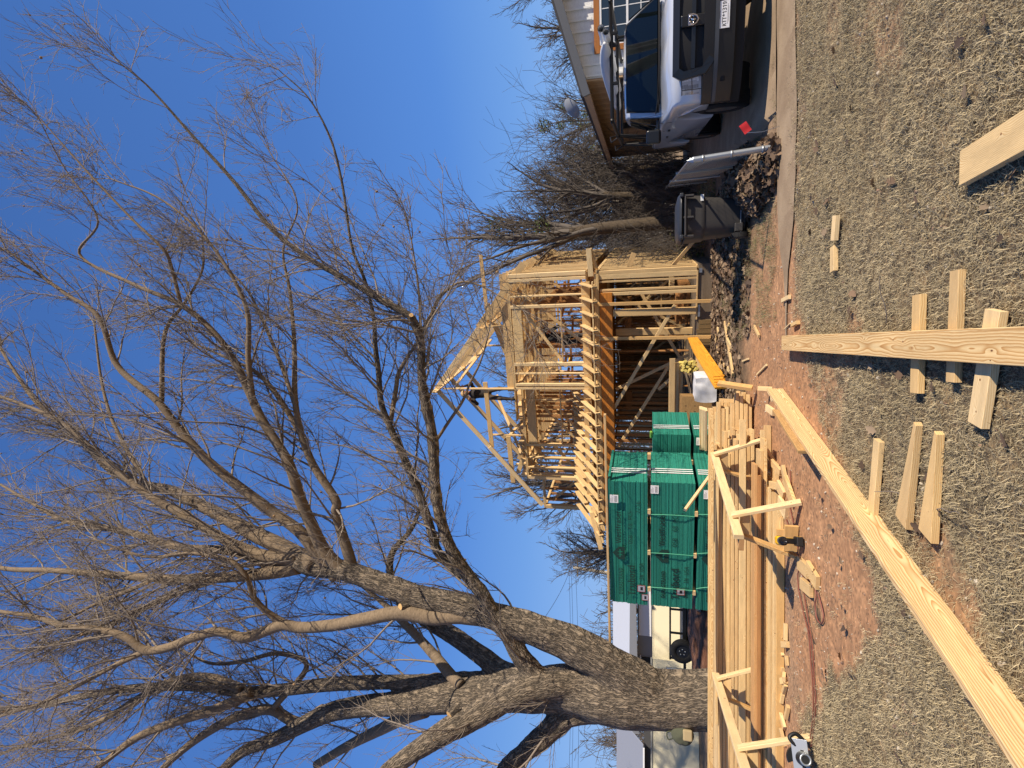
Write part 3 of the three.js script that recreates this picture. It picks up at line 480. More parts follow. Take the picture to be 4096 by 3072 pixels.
const mTwig = std({ color: 0x82776a, roughness: .85 }), mTwigGrey = std({ color: 0x5f574e, roughness: .9 }), mCut = std({ color: 0xc9a26a, roughness: .8 });

// many thin tapering shoots collected in one buffer
class Shoots {
  constructor() { this.P = []; this.N = []; this.I = []; this.U = []; }
  add(pts, r0, r1, seg) {
    const n = pts.length, base = this.P.length / 3, up = V(.31, .52, .79), t = V(0, 0, 0), s = V(0, 0, 0), u = V(0, 0, 0);
    for (let i = 0; i < n; i++) {
      t.copy(pts[Math.min(n - 1, i + 1)]).sub(pts[Math.max(0, i - 1)]).normalize(); u.copy(up).addScaledVector(t, -up.dot(t)).normalize(); s.crossVectors(t, u);
      const r = lerp(r0, r1, i / (n - 1));
      for (let k = 0; k < seg; k++) { const a = k / seg * 6.2832, c = Math.cos(a), w = Math.sin(a), nx = u.x * c + s.x * w, ny = u.y * c + s.y * w, nz = u.z * c + s.z * w; this.P.push(pts[i].x + nx * r, pts[i].y + ny * r, pts[i].z + nz * r); this.N.push(nx, ny, nz); this.U.push(k / seg, i * .4); }
    }
    for (let i = 0; i < n - 1; i++) for (let k = 0; k < seg; k++) { const a = base + i * seg + k, b = base + i * seg + (k + 1) % seg; this.I.push(a, b, a + seg, b, b + seg, a + seg); }
  }
  geo() { const g = new THREE.BufferGeometry(); g.setAttribute('position', new THREE.Float32BufferAttribute(this.P, 3)); g.setAttribute('normal', new THREE.Float32BufferAttribute(this.N, 3)); g.setAttribute('uv', new THREE.Float32BufferAttribute(this.U, 2)); g.setIndex(this.I); return g; }
}
function rdir(r) { const z = r() * 2 - 1, a = r() * 6.2832, s = Math.sqrt(1 - z * z); return V(s * Math.cos(a), s * Math.sin(a), z); }
// a wandering path: starts along d, bends toward `pull`
function wander(p, d, L, n, r, wob, pull, amt) { const o = [p.clone()], q = d.clone(), c = p.clone(); for (let i = 0; i < n; i++) { q.addScaledVector(rdir(r), wob).addScaledVector(pull, amt).normalize(); c.addScaledVector(q, L / n); o.push(c.clone()); } return o; }
function atPath(pts, t) { const f = t * (pts.length - 1), i = Math.min(pts.length - 2, Math.floor(f)), k = f - i; return [pts[i].clone().lerp(pts[i + 1], k), pts[i + 1].clone().sub(pts[i]).normalize()]; }
function pathLen(pts) { let s = 0; for (let i = 1; i < pts.length; i++) s += pts[i].distanceTo(pts[i - 1]); return s; }

// the big tree at the front: trunk and limbs follow the photograph, each limb at its own depth
function limbGeo(pts, rad, seg, amp = .05, sd = 0) {
  const P = smoothPath(pts, 7), n = P.length, RA = [];
  for (let i = 0; i < n; i++) { const f = i / (n - 1) * (rad.length - 1), k = Math.min(rad.length - 2, Math.floor(f)); RA.push(lerp(rad[k], rad[k + 1], f - k)); }
  const g = tube(P, RA, seg, true), p = g.attributes.position, nn = g.attributes.normal, q = seg + 1;
  for (let i = 0; i < n; i++) for (let k = 0; k <= seg; k++) { const a = i * q + k, kk = k % seg, w = (fbm(Math.cos(kk / seg * 6.28) * 1.6 + 7 + sd, Math.sin(kk / seg * 6.28) * 1.6 + i * .16, 3) - .5) * 2 * amp * RA[i] + (fbm(kk * .9 + sd, i * .7, 2) - .5) * amp * .5 * RA[i]; p.setXYZ(a, p.getX(a) + nn.getX(a) * w, p.getY(a) + nn.getY(a) * w, p.getZ(a) + nn.getZ(a) * w); }
  g.computeVertexNormals();
  { const m = g.attributes.normal; for (let i = 0; i < n; i++) { const a = i * q, b = a + seg, v = V(m.getX(a) + m.getX(b), m.getY(a) + m.getY(b), m.getZ(a) + m.getZ(b)).normalize(); m.setXYZ(a, v.x, v.y, v.z); m.setXYZ(b, v.x, v.y, v.z); } }
  return [g, P, RA];
}
const SETS = { A: [1200, 2000, .646], B: [0, 2000, .646], C: [1200, 1000, .6028], D: [0, 1000, .633], E: [0, 0, .633], F: [0, 0, 1] };
function conv(list, z0, z1) { const n = list.length; return list.map(([s, x, y, r], i) => { const S = SETS[s], px = S[0] + x * S[2], py = S[1] + y * S[2], z = lerp(z0, z1, i / (n - 1)), v = ray(px, py), t = z / v.z; return { p: v.multiplyScalar(t).add(V(0, EYE, 0)), r: r * S[2] / FPX * t }; }); }
const LIMBS = [ // [points, z at start, z at end, kind 0 = heavy bark]
  [[['F', 3010, 2806, 165], ['F', 2955, 2803, 128], ['F', 2890, 2798, 110], ['F', 2790, 2800, 104], ['F', 2690, 2800, 103], ['F', 2600, 2795, 106], ['F', 2500, 2778, 118], ['F', 2410, 2768, 112], ['F', 2330, 2755, 92], ['F', 2240, 2745, 76], ['A', 1500, 1145, 98], ['A', 1380, 1165, 80], ['A', 1250, 1195, 50]], -10.3, -10.3, 0],
  [[['F', 2730, 2790, 60], ['A', 2230, 1190, 90], ['A', 2130, 1140, 112], ['A', 2000, 1075, 118], ['A', 1800, 955, 112], ['A', 1640, 870, 100], ['A', 1480, 810, 92], ['A', 1280, 745, 82], ['A', 1000, 655, 74], ['A', 700, 590, 68], ['A', 450, 495, 62], ['A', 250, 430, 60], ['A', 60, 400, 66], ['B', 1850, 360, 62]], -10.3, -9.7, 0],
  [[['A', 1640, 1170, 40], ['A', 1540, 1130, 58], ['A', 1400, 1010, 54], ['A', 1300, 860, 46], ['A', 1200, 705, 42], ['A', 1130, 580, 40], ['A', 1010, 430, 36], ['A', 940, 310, 35], ['A', 870, 120, 32], ['C', 900, 1600, 34], ['C', 880, 1250, 33], ['C', 850, 1080, 32], ['C', 815, 930, 29], ['C', 805, 760, 27], ['C', 805, 640, 27], ['C', 775, 520, 25], ['C', 740, 450, 25], ['C', 650, 390, 22], ['C', 500, 310, 20], ['C', 300, 190, 19], ['C', 80, 70, 17], ['E', 1720, 1450, 15], ['E', 1480, 1150, 12], ['E', 1200, 840, 9], ['E', 930, 540, 6], ['E', 760, 400, 4]], -10.2, -7.9, 0],
  [[['A', 1010, 470, 30], ['A', 860, 330, 30], ['A', 800, 150, 28], ['C', 770, 1560, 30], ['C', 690, 1380, 26], ['C', 600, 1180, 23], ['C', 540, 1020, 20], ['C', 520, 800, 18], ['C', 500, 640, 16], ['C', 490, 460, 13], ['C', 430, 200, 11], ['C', 350, 0, 9], ['E', 2160, 1150, 8], ['E', 2090, 880, 7], ['E', 1950, 620, 5], ['E', 1760, 440, 3]], -9.9, -8.3, 0],
  [[['C', 600, 1150, 17], ['C', 640, 900, 15], ['C', 650, 830, 14], ['C', 720, 700, 12], ['C', 775, 620, 11], ['C', 830, 500, 12], ['C', 870, 430, 13], ['C', 930, 310, 12], ['C', 1060, 215, 8], ['C', 1180, 230, 6], ['C', 1330, 310, 4], ['C', 1480, 400, 3]], -9.6, -9.2, 1],
  [[['C', 900, 1270, 12], ['C', 980, 1150, 11], ['C', 1080, 1000, 10], ['C', 1130, 880, 9], ['C', 1190, 760, 7], ['C', 1230, 640, 5], ['C', 1250, 560, 3]], -9.6, -9.0, 1],
  [[['C', 820, 1000, 10], ['C', 800, 560, 9], ['C', 790, 300, 8], ['C', 770, 130, 6], ['C', 740, -60, 5]], -9.4, -9.2, 1],
  [[['A', 1400, 1100, 55], ['A', 1260, 1060, 56], ['A', 1120, 960, 54], ['A', 980, 860, 50], ['A', 840, 775, 46], ['A', 640, 640, 36], ['A', 560, 470, 24], ['A', 570, 330, 20], ['A', 690, 180, 14], ['A', 740, 60, 12]], -10.5, -12.6, 0],
  [[['A', 1600, 1190, 110], ['A', 1380, 1190, 108], ['A', 1150, 1210, 98], ['A', 900, 1235, 82], ['A', 650, 1260, 70], ['A', 400, 1275, 62], ['A', 200, 1310, 56], ['A', 60, 1370, 50], ['B', 1700, 1480, 40], ['B', 1500, 1560, 32], ['B', 1350, 1700, 26]], -10.45, -10.9, 0],
  [[['A', 1800, 1150, 60], ['A', 1580, 1140, 82], ['A', 1380, 1180, 74], ['A', 1200, 1270, 70], ['A', 1060, 1350, 66], ['A', 940, 1410, 62], ['A', 800, 1500, 54], ['A', 640, 1610, 48], ['A', 500, 1720, 44]], -10.15, -9.0, 0],
  [[['A', 2050, 1230, 60], ['A', 1860, 1275, 84], ['A', 1700, 1310, 70], ['A', 1600, 1370, 62], ['A', 1500, 1470, 58], ['A', 1380, 1570, 52], ['A', 1260, 1680, 50]], -10.4, -10.3, 0],
  [[['A', 1300, 1130, 50], ['A', 1050, 1115, 46], ['A', 750, 1125, 42], ['A', 400, 1130, 42], ['A', 150, 1145, 40], ['B', 1700, 1180, 36], ['B', 1500, 1190, 34], ['B', 1300, 1160, 28], ['B', 1000, 1155, 26], ['B', 700, 1180, 22], ['B', 300, 1260, 17], ['B', 0, 1310, 13], ['B', -300, 1300, 8]], -10.7, -11.2, 0],
  [[['B', 1560, 1190, 32], ['B', 1350, 1290, 30], ['B', 1100, 1370, 26], ['B', 850, 1470, 22], ['B', 650, 1620, 18], ['B', 500, 1750, 14]], -10.6, -9.6, 1],
  [[['B', 1500, 1170, 30], ['B', 1300, 1100, 26], ['B', 1100, 1110, 22], ['B', 900, 1200, 20], ['B', 600, 1380, 16], ['B', 300, 1480, 12], ['B', 0, 1570, 8]], -10.9, -11.8, 1],
  [[['A', 1000, 1150, 34], ['A', 930, 1080, 36], ['A', 840, 970, 32], ['A', 740, 860, 28], ['A', 640, 760, 24], ['A', 540, 660, 18], ['A', 420, 560, 12], ['A', 260, 440, 7]], -10.5, -11.6, 1],
  [[['A', 1150, 735, 50], ['A', 1000, 720, 48], ['A', 820, 725, 46], ['A', 620, 700, 44], ['A', 420, 735, 40], ['A', 200, 775, 36], ['A', 0, 790, 34], ['B', 1750, 775, 33], ['B', 1600, 830, 32], ['B', 1500, 850, 30], ['B', 1350, 815, 28], ['B', 1200, 850, 27], ['B', 1050, 910, 26], ['B', 900, 930, 25], ['B', 780, 850, 22], ['B', 600, 800, 19], ['B', 400, 780, 17], ['B', 200, 720, 14], ['B', 0, 690, 11], ['B', -200, 640, 7]], -9.95, -8.3, 1],
  [[['B', 900, 935, 18], ['B', 700, 1030, 15], ['B', 480, 1150, 12], ['B', 250, 1260, 10], ['B', 0, 1340, 7]], -8.9, -8.2, 1],
  [[['B', 1770, 770, 24], ['B', 1650, 690, 20], ['B', 1570, 600, 18], ['B', 1530, 480, 16], ['B', 1430, 380, 14], ['B', 1200, 330, 12], ['B', 900, 350, 9], ['B', 600, 250, 6]], -9.4, -8.6, 1],
  [[['A', 330, 440, 34], ['A', 300, 330, 34], ['A', 250, 180, 30], ['A', 220, 60, 28], ['D', 2130, 1600, 26], ['D', 1980, 1360, 24], ['D', 1900, 1150, 21], ['D', 1865, 950, 18], ['D', 1860, 600, 14], ['D', 1830, 250, 10], ['D', 1790, 0, 7], ['E', 1880, 1300, 5], ['E', 1700, 950, 3]], -9.9, -9.0, 1],
  [[['D', 1920, 1200, 18], ['D', 1780, 960, 17], ['D', 1680, 830, 15], ['D', 1600, 760, 12], ['D', 1450, 690, 9], ['D', 1250, 600, 6]], -9.5, -9.1, 1],
  [[['D', 1870, 1000, 14], ['D', 1790, 760, 13], ['D', 1710, 560, 11], ['D', 1640, 400, 9], ['D', 1560, 250, 7], ['D', 1400, 80, 5]], -9.5, -10.2, 1],
  [[['A', 280, 450, 44], ['A', 160, 330, 40], ['A', 60, 130, 36], ['D', 1890, 1560, 36], ['D', 1830, 1360, 32], ['D', 1650, 1060, 27], ['D', 1480, 700, 22], ['D', 1350, 520, 19], ['D', 1150, 350, 16], ['D', 850, 220, 12], ['D', 500, 20, 8], ['E', 620, 1400, 6], ['E', 400, 1050, 4], ['E', 240, 740, 3]], -9.8, -8.0, 1],
  [[['D', 1600, 980, 20], ['D', 1570, 700, 17], ['D', 1565, 400, 14], ['D', 1500, 230, 12], ['D', 1400, 60, 10], ['E', 1250, 1450, 8], ['E', 1000, 1250, 6], ['E', 700, 1130, 4]], -8.9, -8.2, 1],
  [[['D', 1140, 330, 12], ['D', 1080, 100, 11], ['E', 1050, 1600, 10], ['E', 850, 1400, 8], ['E', 640, 1180, 7], ['E', 430, 950, 5], ['E', 230, 720, 3]], -8.5, -7.6, 1],
  [[['B', 2090, 480, 44], ['B', 1980, 350, 40], ['B', 1860, 200, 36], ['B', 1700, 80, 32], ['D', 1640, 1590, 32], ['D', 1440, 1440, 29], ['D', 1280, 1300, 26], ['D', 1130, 1130, 24], ['D', 1000, 960, 22], ['D', 740, 730, 18], ['D', 620, 420, 15], ['D', 420, 280, 12], ['D', 200, 120, 9], ['D', 40, 0, 6]], -9.8, -8.2, 1],
  [[['D', 1020, 960, 16], ['D', 1050, 500, 12], ['D', 1170, 330, 9], ['D', 1280, 120, 7], ['E', 1280, 1500, 5]], -9.0, -9.4, 1],
  [[['B', 1950, 400, 60], ['B', 1780, 310, 52], ['B', 1580, 210, 46], ['B', 1400, 110, 40], ['B', 1220, 20, 36], ['D', 1080, 1520, 32], ['D', 900, 1480, 26], ['D', 700, 1390, 22], ['D', 560, 1250, 19], ['D', 400, 1110, 16], ['D', 230, 960, 13], ['D', 100, 780, 10], ['D', 0, 620, 7]], -9.7, -10.4, 1],
  [[['D', 930, 1480, 14], ['D', 800, 1260, 12], ['D', 700, 1050, 10], ['D', 640, 820, 8], ['D', 600, 500, 6]], -10.2, -10.9, 1],
  [[['B', 1850, 360, 50], ['B', 1660, 350, 36], ['B', 1480, 290, 32], ['B', 1300, 190, 28], ['B', 1130, 90, 25], ['D', 930, 1545, 22], ['D', 640, 1310, 18], ['D', 400, 1100, 14], ['D', 150, 980, 11], ['D', -80, 900, 8]], -9.7, -9.2, 1],
  [[['B', 1850, 410, 50], ['B', 1700, 445, 42], ['B', 1500, 470, 34], ['B', 1200, 490, 28], ['B', 900, 480, 24], ['B', 600, 455, 20], ['B', 300, 435, 16], ['B', 0, 420, 13], ['B', -250, 330, 8]], -9.75, -9.3, 1],
  [[['B', 1700, 420, 30], ['B', 1450, 320, 28], ['B', 1100, 290, 22], ['B', 800, 200, 20], ['B', 560, 160, 17], ['B', 380, 120, 14], ['B', 200, 20, 10], ['D', 0, 1480, 7]], -9.7, -10.6, 1],
  [[['B', 1280, 510, 16], ['B', 1080, 590, 14], ['B', 850, 690, 12], ['B', 600, 800, 9], ['B', 350, 880, 6]], -9.6, -10.4, 1],
  [[['A', 780, 1300, 44], ['A', 640, 1350, 40], ['A', 480, 1430, 34], ['A', 300, 1520, 28], ['A', 100, 1640, 24]], -10.6, -11.6, 1],
  [[['B', 2000, 1300, 34], ['B', 1850, 1380, 32], ['B', 1680, 1300, 30], ['B', 1500, 1330, 28], ['B', 1250, 1460, 24], ['B', 1050, 1620, 20], ['B', 930, 1750, 17]], -10.9, -11.4, 1],
  [[['B', 1700, 1280, 20], ['B', 1550, 960, 0], ].slice(0, 1).concat([['B', 1900, 1020, 16], ['B', 1730, 950, 14], ['B', 1500, 1000, 12], ['B', 1300, 1010, 9], ['B', 1130, 930, 6]]), -11, -11.6, 1],
  [[['B', 1000, 470, 13], ['B', 800, 560, 12], ['B', 600, 640, 10], ['B', 420, 730, 8], ['B', 200, 800, 6]], -9.4, -8.6, 1],
];
const bigTree = thing('shade_tree', 'huge bare shade tree with sawn limb stubs, leaning over the lumber pile', 'tree');
{
  const r = rng(2024), heavy = [], light = [], tw = new Shoots(), fine = new Shoots(), galls = [];
  const up = V(0, 1, 0), grow = [];
  LIMBS.forEach(([pts, z0, z1, kind], li) => {
    const c = conv(pts, z0, z1), P = c.map(q => q.p), RR = c.map(q => q.r), mx = Math.max(...RR);
    const [g, path, rads] = limbGeo(P, RR, mx > .3 ? 30 : mx > .12 ? 18 : 10, kind ? .08 : .02, li * 3.3);
    if (!kind) mesh(li ? 'limb' : 'trunk', g, mBark, bigTree); else light.push([g, mx]);
    grow.push([path, rads, li]);
  });
  for (const [g] of light) mesh('limb', g, mLimb, bigTree);
  { // the forks themselves: one skin over the trunk and the feet of the great limbs
    const bones = [], meta = [];
    for (const [path, rads, li] of grow) { if (![0, 1, 2, 7, 8, 9, 10, 11].includes(li)) continue; let acc = 0; for (let i = 0; i + 2 < path.length; i += 2) { const a = path[i], b = path[i + 2]; acc += a.distanceTo(b); if (Math.max(a.y, b.y) > 7.2 || b.x < -9.6 || rads[i + 2] < .075) break; const last = b.y > 6.6 || rads[i + 2] < .1; bones.push([[a.x, a.y, a.z], [b.x, b.y, b.z], rads[i] * .97, rads[i + 2] * (last ? .88 : .97)]); meta.push({ a, d: b.clone().sub(a), acc, li }); } }
    const lo = [9, -.15, 9], hi = [-99, 0, -99]; for (const q of bones) for (let e = 0; e < 2; e++) for (const i of [0, 1, 2]) { lo[i] = Math.min(lo[i], q[e][i] - q[2] - .12); hi[i] = Math.max(hi[i], q[e][i] + q[2] + .12); } lo[1] = -.15;
    const g = sdfMesh(bones, lo, hi, .05, .07, (p, s) => s < .3 ? s - .004 + (fbm(p[0] * 3 + p[2] * 2, p[1] * 1.6, 3) - .5) * .05 + (fbm(p[0] * 9 + 4, p[1] * 4 + p[2] * 9, 2) - .5) * .03 : s).toNonIndexed();
    const P = g.attributes.position, U = g.attributes.uv, c = V(0, 0, 0), q = V(0, 0, 0);
    for (let i = 0; i < P.count; i += 3) { c.set(0, 0, 0); for (let k = 0; k < 3; k++) c.add(q.fromBufferAttribute(P, i + k)); c.multiplyScalar(1 / 3); let best = 1e9, m; meta.forEach((t, j) => { q.copy(c).sub(t.a); const h = clamp(q.dot(t.d) / t.d.lengthSq()); const e = q.addScaledVector(t.d, -h).length() - lerp(bones[j][2], bones[j][3], h); if (e < best) { best = e; m = t; } }); const ax = m.d.clone().normalize(), sd = ax.clone().cross(V(.2, 0, 1)).normalize(); for (let k = 0; k < 3; k++) { q.fromBufferAttribute(P, i + k).sub(m.a); U.setXY(i + k, q.dot(sd) / .5 + m.li * .37, (m.acc + q.dot(ax)) / .5); } }
    mesh('trunk_fork', g, mBark, bigTree);
  }
  const addFine = (path, n, lmin, lmax, rad) => { for (let k = 0; k < n; k++) { const [p, d] = atPath(path, rr(.12, 1, r)), dd = d.clone().addScaledVector(rdir(r), .95).addScaledVector(up, .22).normalize(); const L = rr(lmin, lmax, r); fine.add(wander(p, dd, L, 3, r, .28, up, .06), rad, rad * .55, 3); } };
  const branch = (p, d, L, r0) => {
    const path = wander(p, d, L, 7, r, .20, up, .05); tw.add(path, r0, .0045, 5);
    const n = Math.round(L * rr(5.5, 7.5, r));
    for (let k = 0; k < n; k++) {
      const [q, e] = atPath(path, rr(.1, 1, r)), ed = e.clone().multiplyScalar(.9).addScaledVector(rdir(r), .72).addScaledVector(up, .16).normalize(), l2 = rr(.35, 1.05, r) * (1 - .25 * r());
      const sub = wander(q, ed, l2, 5, r, .20, up, .05); tw.add(sub, Math.min(r0 * .55, .0075), .0035, 3); addFine(sub, Math.round(l2 * 8), .10, .38, .0033);
      if (r() < .035) galls.push(sub[4]);
    }
    addFine(path, Math.round(L * 2.5), .15, .4, .0035);
  };
  for (const [path, rads, li] of grow) {
    if (li === 0) continue;
    const L = pathLen(path), n = Math.round(L * 4.8);
    for (let k = 0; k < n; k++) {
      const t = Math.pow(r(), .8), i = Math.floor(t * (path.length - 1)), R = rads[i]; if (R > .17 && r() < .9) continue; if (R > .1 && r() < .55) continue;
      const [p, d] = atPath(path, t), out = rdir(r); out.addScaledVector(d, -out.dot(d)).normalize();
      if (out.y < -.5 && r() < .7) continue;
      const dd = d.clone().multiplyScalar(rr(.5, .95, r)).addScaledVector(out, rr(.45, .85, r)).addScaledVector(up, .12).normalize();
      branch(p.addScaledVector(out, R * .7), dd, rr(.9, 2.7, r) * clamp(.55 + R * 7, .5, 1.15), clamp(R * .32, .007, .024));
    }
    const [p, d] = atPath(path, .999); if (rads[rads.length - 1] < .06) for (let k = 0; k < 3; k++) branch(p.clone(), d.clone().addScaledVector(rdir(r), .35).normalize(), rr(.8, 1.6, r), Math.max(.006, rads[rads.length - 1] * .8));
  }
  tag(mesh('branches', tw.geo(), mTwig, bigTree), null, null, null, 'stuff'); tag(mesh('twigs', fine.geo(), mTwig, bigTree), null, null, null, 'stuff');
  const gg = galls.map(p => new THREE.IcosahedronGeometry(rr(.012, .024, r), 1).scale(1, 1.2, 1).translate(p.x, p.y, p.z)); tag(mesh('seed_balls', gg, std({ color: 0x8f7350, roughness: .9 }), bigTree), null, null, null, 'stuff');
  // sawn stubs
  for (const [s, x, y, rad, z, nx, ny, nz] of [['A', 955, 345, 24, -9.75, .25, -.15, .95], ['A', 925, 1335, 28, -9.42, -.3, .55, .78], ['A', 1210, 1192, 20, -9.86, .1, .3, .95], ['C', 738, 432, 15, -8.63, .4, -.3, .87], ['A', 620, 662, 20, -9.62, .1, .5, .85]]) {
    const c = conv([[s, x, y, rad], [s, x, y, rad]], z, z)[0], n = V(nx, ny, nz).normalize();
    const rings = [], R = c.r; const g = tube([c.p.clone().addScaledVector(n, -R * 2.2), c.p.clone().addScaledVector(n, -R * .1), c.p.clone().addScaledVector(n, R * .05)], [R * 1.5, R * 1.12, R], 14, false); const st = mesh('limb_stub', g, mBark, bigTree);
    const f = new THREE.CircleGeometry(R * .99, 16); const m = mesh('sawn_face', f, mCut, st); m.quaternion.setFromUnitVectors(V(0, 0, 1), n); m.position.copy(c.p).addScaledVector(n, R * .04);
  }
  console.log('big tree tris', (tw.I.length + fine.I.length) / 3);
}
// other trees: a trunk that forks into leaders, with twigs to the tips
function genTree(seed, H, o = {}) {
  const r = rng(seed), tr = new Shoots(), cr = new Shoots(), up = V(0, 1, 0), spread = o.spread ?? .55, tips = [];
  const grow = (p, d, L, r0, lev) => {
    const path = wander(p, d, L, lev === 0 ? 6 : 5, r, lev ? .16 : .07, up, lev < 2 ? .10 : (o.droop ? -.05 : .03));
    const r1 = r0 * (lev === 0 ? .7 : .45);
    (lev === 0 ? tr : cr).add(path, r0, lev >= 4 ? r0 * .6 : r1, lev === 0 ? 9 : lev === 1 ? 6 : lev === 2 ? 4 : 3);
    if (lev >= (o.levels ?? 4)) { tips.push(path[path.length - 1]); return; }
    const n = [o.forks ?? 5, 6, 6, 5, 4][lev];
    for (let k = 0; k < n; k++) {
      const t = lev === 0 ? rr(.55, 1, r) : rr(.25, 1, r), [q, e] = atPath(path, t), out = rdir(r); out.y *= .5; out.addScaledVector(e, -out.dot(e)).normalize();
      grow(q, e.clone().multiplyScalar(.75).addScaledVector(out, spread * rr(.7, 1.3, r)).addScaledVector(up, .1).normalize(), L * [.75, .58, .55, .5, .5][lev] * rr(.65, 1.1, r), Math.max(o.min ?? .006, lerp(r0, r1, t) * [.55, .5, .45, .5, .5][lev]), lev + 1);
    }
    if (lev < 3) grow(path[path.length - 1], path[path.length - 1].clone().sub(path[path.length - 2]).normalize(), L * .6, r1, lev + 1);
  };
  grow(V(0, -.1, 0), V(rr(-.08, .08, r), 1, rr(-.08, .08, r)).normalize(), H * .38, o.r ?? H * .022, 0);
  return { trunk: tr.geo(), crown: cr.geo(), tips };
}
const KINDS = [genTree(11, 10, { spread: .6, min: .008 }), genTree(12, 12, { spread: .5, min: .010 }), genTree(13, 9, { spread: .75, min: .009, forks: 6 }), genTree(14, 7, { spread: .7, min: .012, forks: 6, levels: 4 }), genTree(15, 11, { spread: .9, min: .012, forks: 6 }), genTree(16, 7, { spread: .75, min: .03, forks: 6, levels: 3 })];
console.log('kinds', KINDS.map(k => (k.trunk.index.count + k.crown.index.count) / 3));
const mBgBark = std({ map: smoothBarkTex, color: 0x8d8478, roughness: .95 }), mMistle = std({ color: 0x5a6b2a, roughness: .8, side: THREE.DoubleSide });
const mistleGeo = (() => { const r = rng(5), S = []; for (let i = 0; i < 170; i++) { const d = rdir(r), g = new THREE.PlaneGeometry(.07, .03); g.lookAt(rdir(r)); const q = Math.cbrt(r()) * .28; g.translate(d.x * q, d.y * q, d.z * q); S.push(g); } return merge(S); })();
function tree(kind, x, z, s, ry, label, group, mist = 0, sy) {
  const o = thing('bare_tree', label, 'tree', V(x, -.03, z), ry, group), k = KINDS[kind]; o.scale.set(s, sy ?? s, s);
  mesh('trunk', k.trunk, mBgBark, o); mesh('crown', k.crown, mTwigGrey, o);
  const r = rng(kind * 31 + (x * 10 | 0)); for (let i = 0; i < mist; i++) { const t = k.tips[Math.floor(r() * k.tips.length)]; const m = tag(mesh('mistletoe', mistleGeo, mMistle, o), null, null, null, 'stuff'); m.position.copy(t).multiplyScalar(.86); m.scale.setScalar(rr(.8, 1.5, r) / s); }
  return o;
}
const HB = 'trees behind the house frame', RB = 'trees behind the neighbouring house', LB = 'far trees beyond the metal fence', FB = 'trees along the chain link fence';
tree(1, 5.0, -17.6, .92, .4, 'forked bare tree with two pale stems behind the wheeled bin', null, 2);
tree(0, 6.3, -19.5, .85, 2.1, 'slender bare tree just behind the forked tree by the fence', FB);
tree(3, 7.6, -21.5, 1.1, 1.1, 'crooked low bare tree along the chain link fence', FB);
tree(2, 9.2, -24, 1.0, 3.0, 'crooked low bare tree along the chain link fence', FB, 1);
tree(4, 8.0, -28, .9, .9, 'crooked low bare tree along the chain link fence', FB);
tree(0, 14.5, -30, 1.02, 4.4, 'bare tree dotted with green mistletoe behind the neighbouring house', RB, 12);
tree(2, 19.5, -30, 1.25, .2, 'bare tree dotted with green mistletoe behind the neighbouring house', RB, 12);
tree(1, 24, -29, 1.02, 1.9, 'tall bare tree behind the neighbouring house roof', null, 3);
tree(4, -1.5, -31, 1.25, 1.0, 'wide bare tree rising behind the house frame', HB);
tree(1, -6.2, -30, 1.12, 5.2, 'wide bare tree rising behind the house frame', HB);
tree(2, -9.5, -33, 1.15, 2.4, 'wide bare tree rising behind the house frame', HB);
tree(0, 3.5, -34, .95, .7, 'wide bare tree rising behind the house frame', HB);
for (const [k, x, z, s, a] of [[5, -24, -62, 1.2, .3], [5, -31, -66, 1.25, 2.2], [5, -35, -63, .95, 4.1], [5, -41, -64, 1.15, 5.5], [5, -47, -66, 1.0, 1.3], [5, -53, -66, 1.3, 3.3], [5, -18, -64, .9, 2.7], [5, -27.5, -68, 1.1, 1.7], [5, -60, -66, 1.2, .7]]) tree(k, x, z, s, a, 'small distant bare tree on the skyline beyond the metal fence', LB);
{ // thicket of thin stems behind the chain link fence and along the far lot lines
  const r = rng(77), S = new Shoots(), up = V(0, 1, 0);
  const stem = (x, z, h, lean, rad) => { const d = V(rr(-lean, lean, r), 1, rr(-lean, lean, r)).normalize(), p = wander(V(x, 0, z), d, h, 5, r, .16, up, .02); S.add(p, rad, rad * .5, 3); for (let k = 0; k < 7; k++) { const [q, e] = atPath(p, rr(.2, 1, r)); const e2 = e.clone().addScaledVector(rdir(r), .8).normalize(), pp = wander(q, e2, h * rr(.15, .4, r), 4, r, .3, up, .03); S.add(pp, rad * .6, rad * .4, 3); for (let j = 0; j < 3; j++) { const [q2, e3] = atPath(pp, r()); S.add(wander(q2, e3.clone().addScaledVector(rdir(r), .9).normalize(), h * .12, 2, r, .3, up, 0), rad * .45, rad * .35, 3); } } };
  for (let i = 0; i < 330; i++) { const t = r(), d = rr(0, 13, r); stem(5.2 + d * .36 + rr(-.6, 3.2, r), -17.5 - d - rr(0, 3, r), rr(1.6, 6.5, r), .35, rr(.008, .02, r)); }
  for (let i = 0; i < 150; i++) stem(rr(3.4, 6.0, r), rr(-22, -15.5, r), rr(.8, 3.0, r), .5, rr(.006, .012, r));
  for (let i = 0; i < 620; i++) stem(rr(-30, 26, r), rr(-44, -34, r), rr(2.0, 6.0, r), .28, rr(.022, .045, r));
  tag(mesh('thicket', S.geo(), mTwigGrey), 'grey leafless thicket of thin stems along the lot lines', 'thicket', null, 'stuff');
  console.log('thicket tris', S.I.length / 3);
}
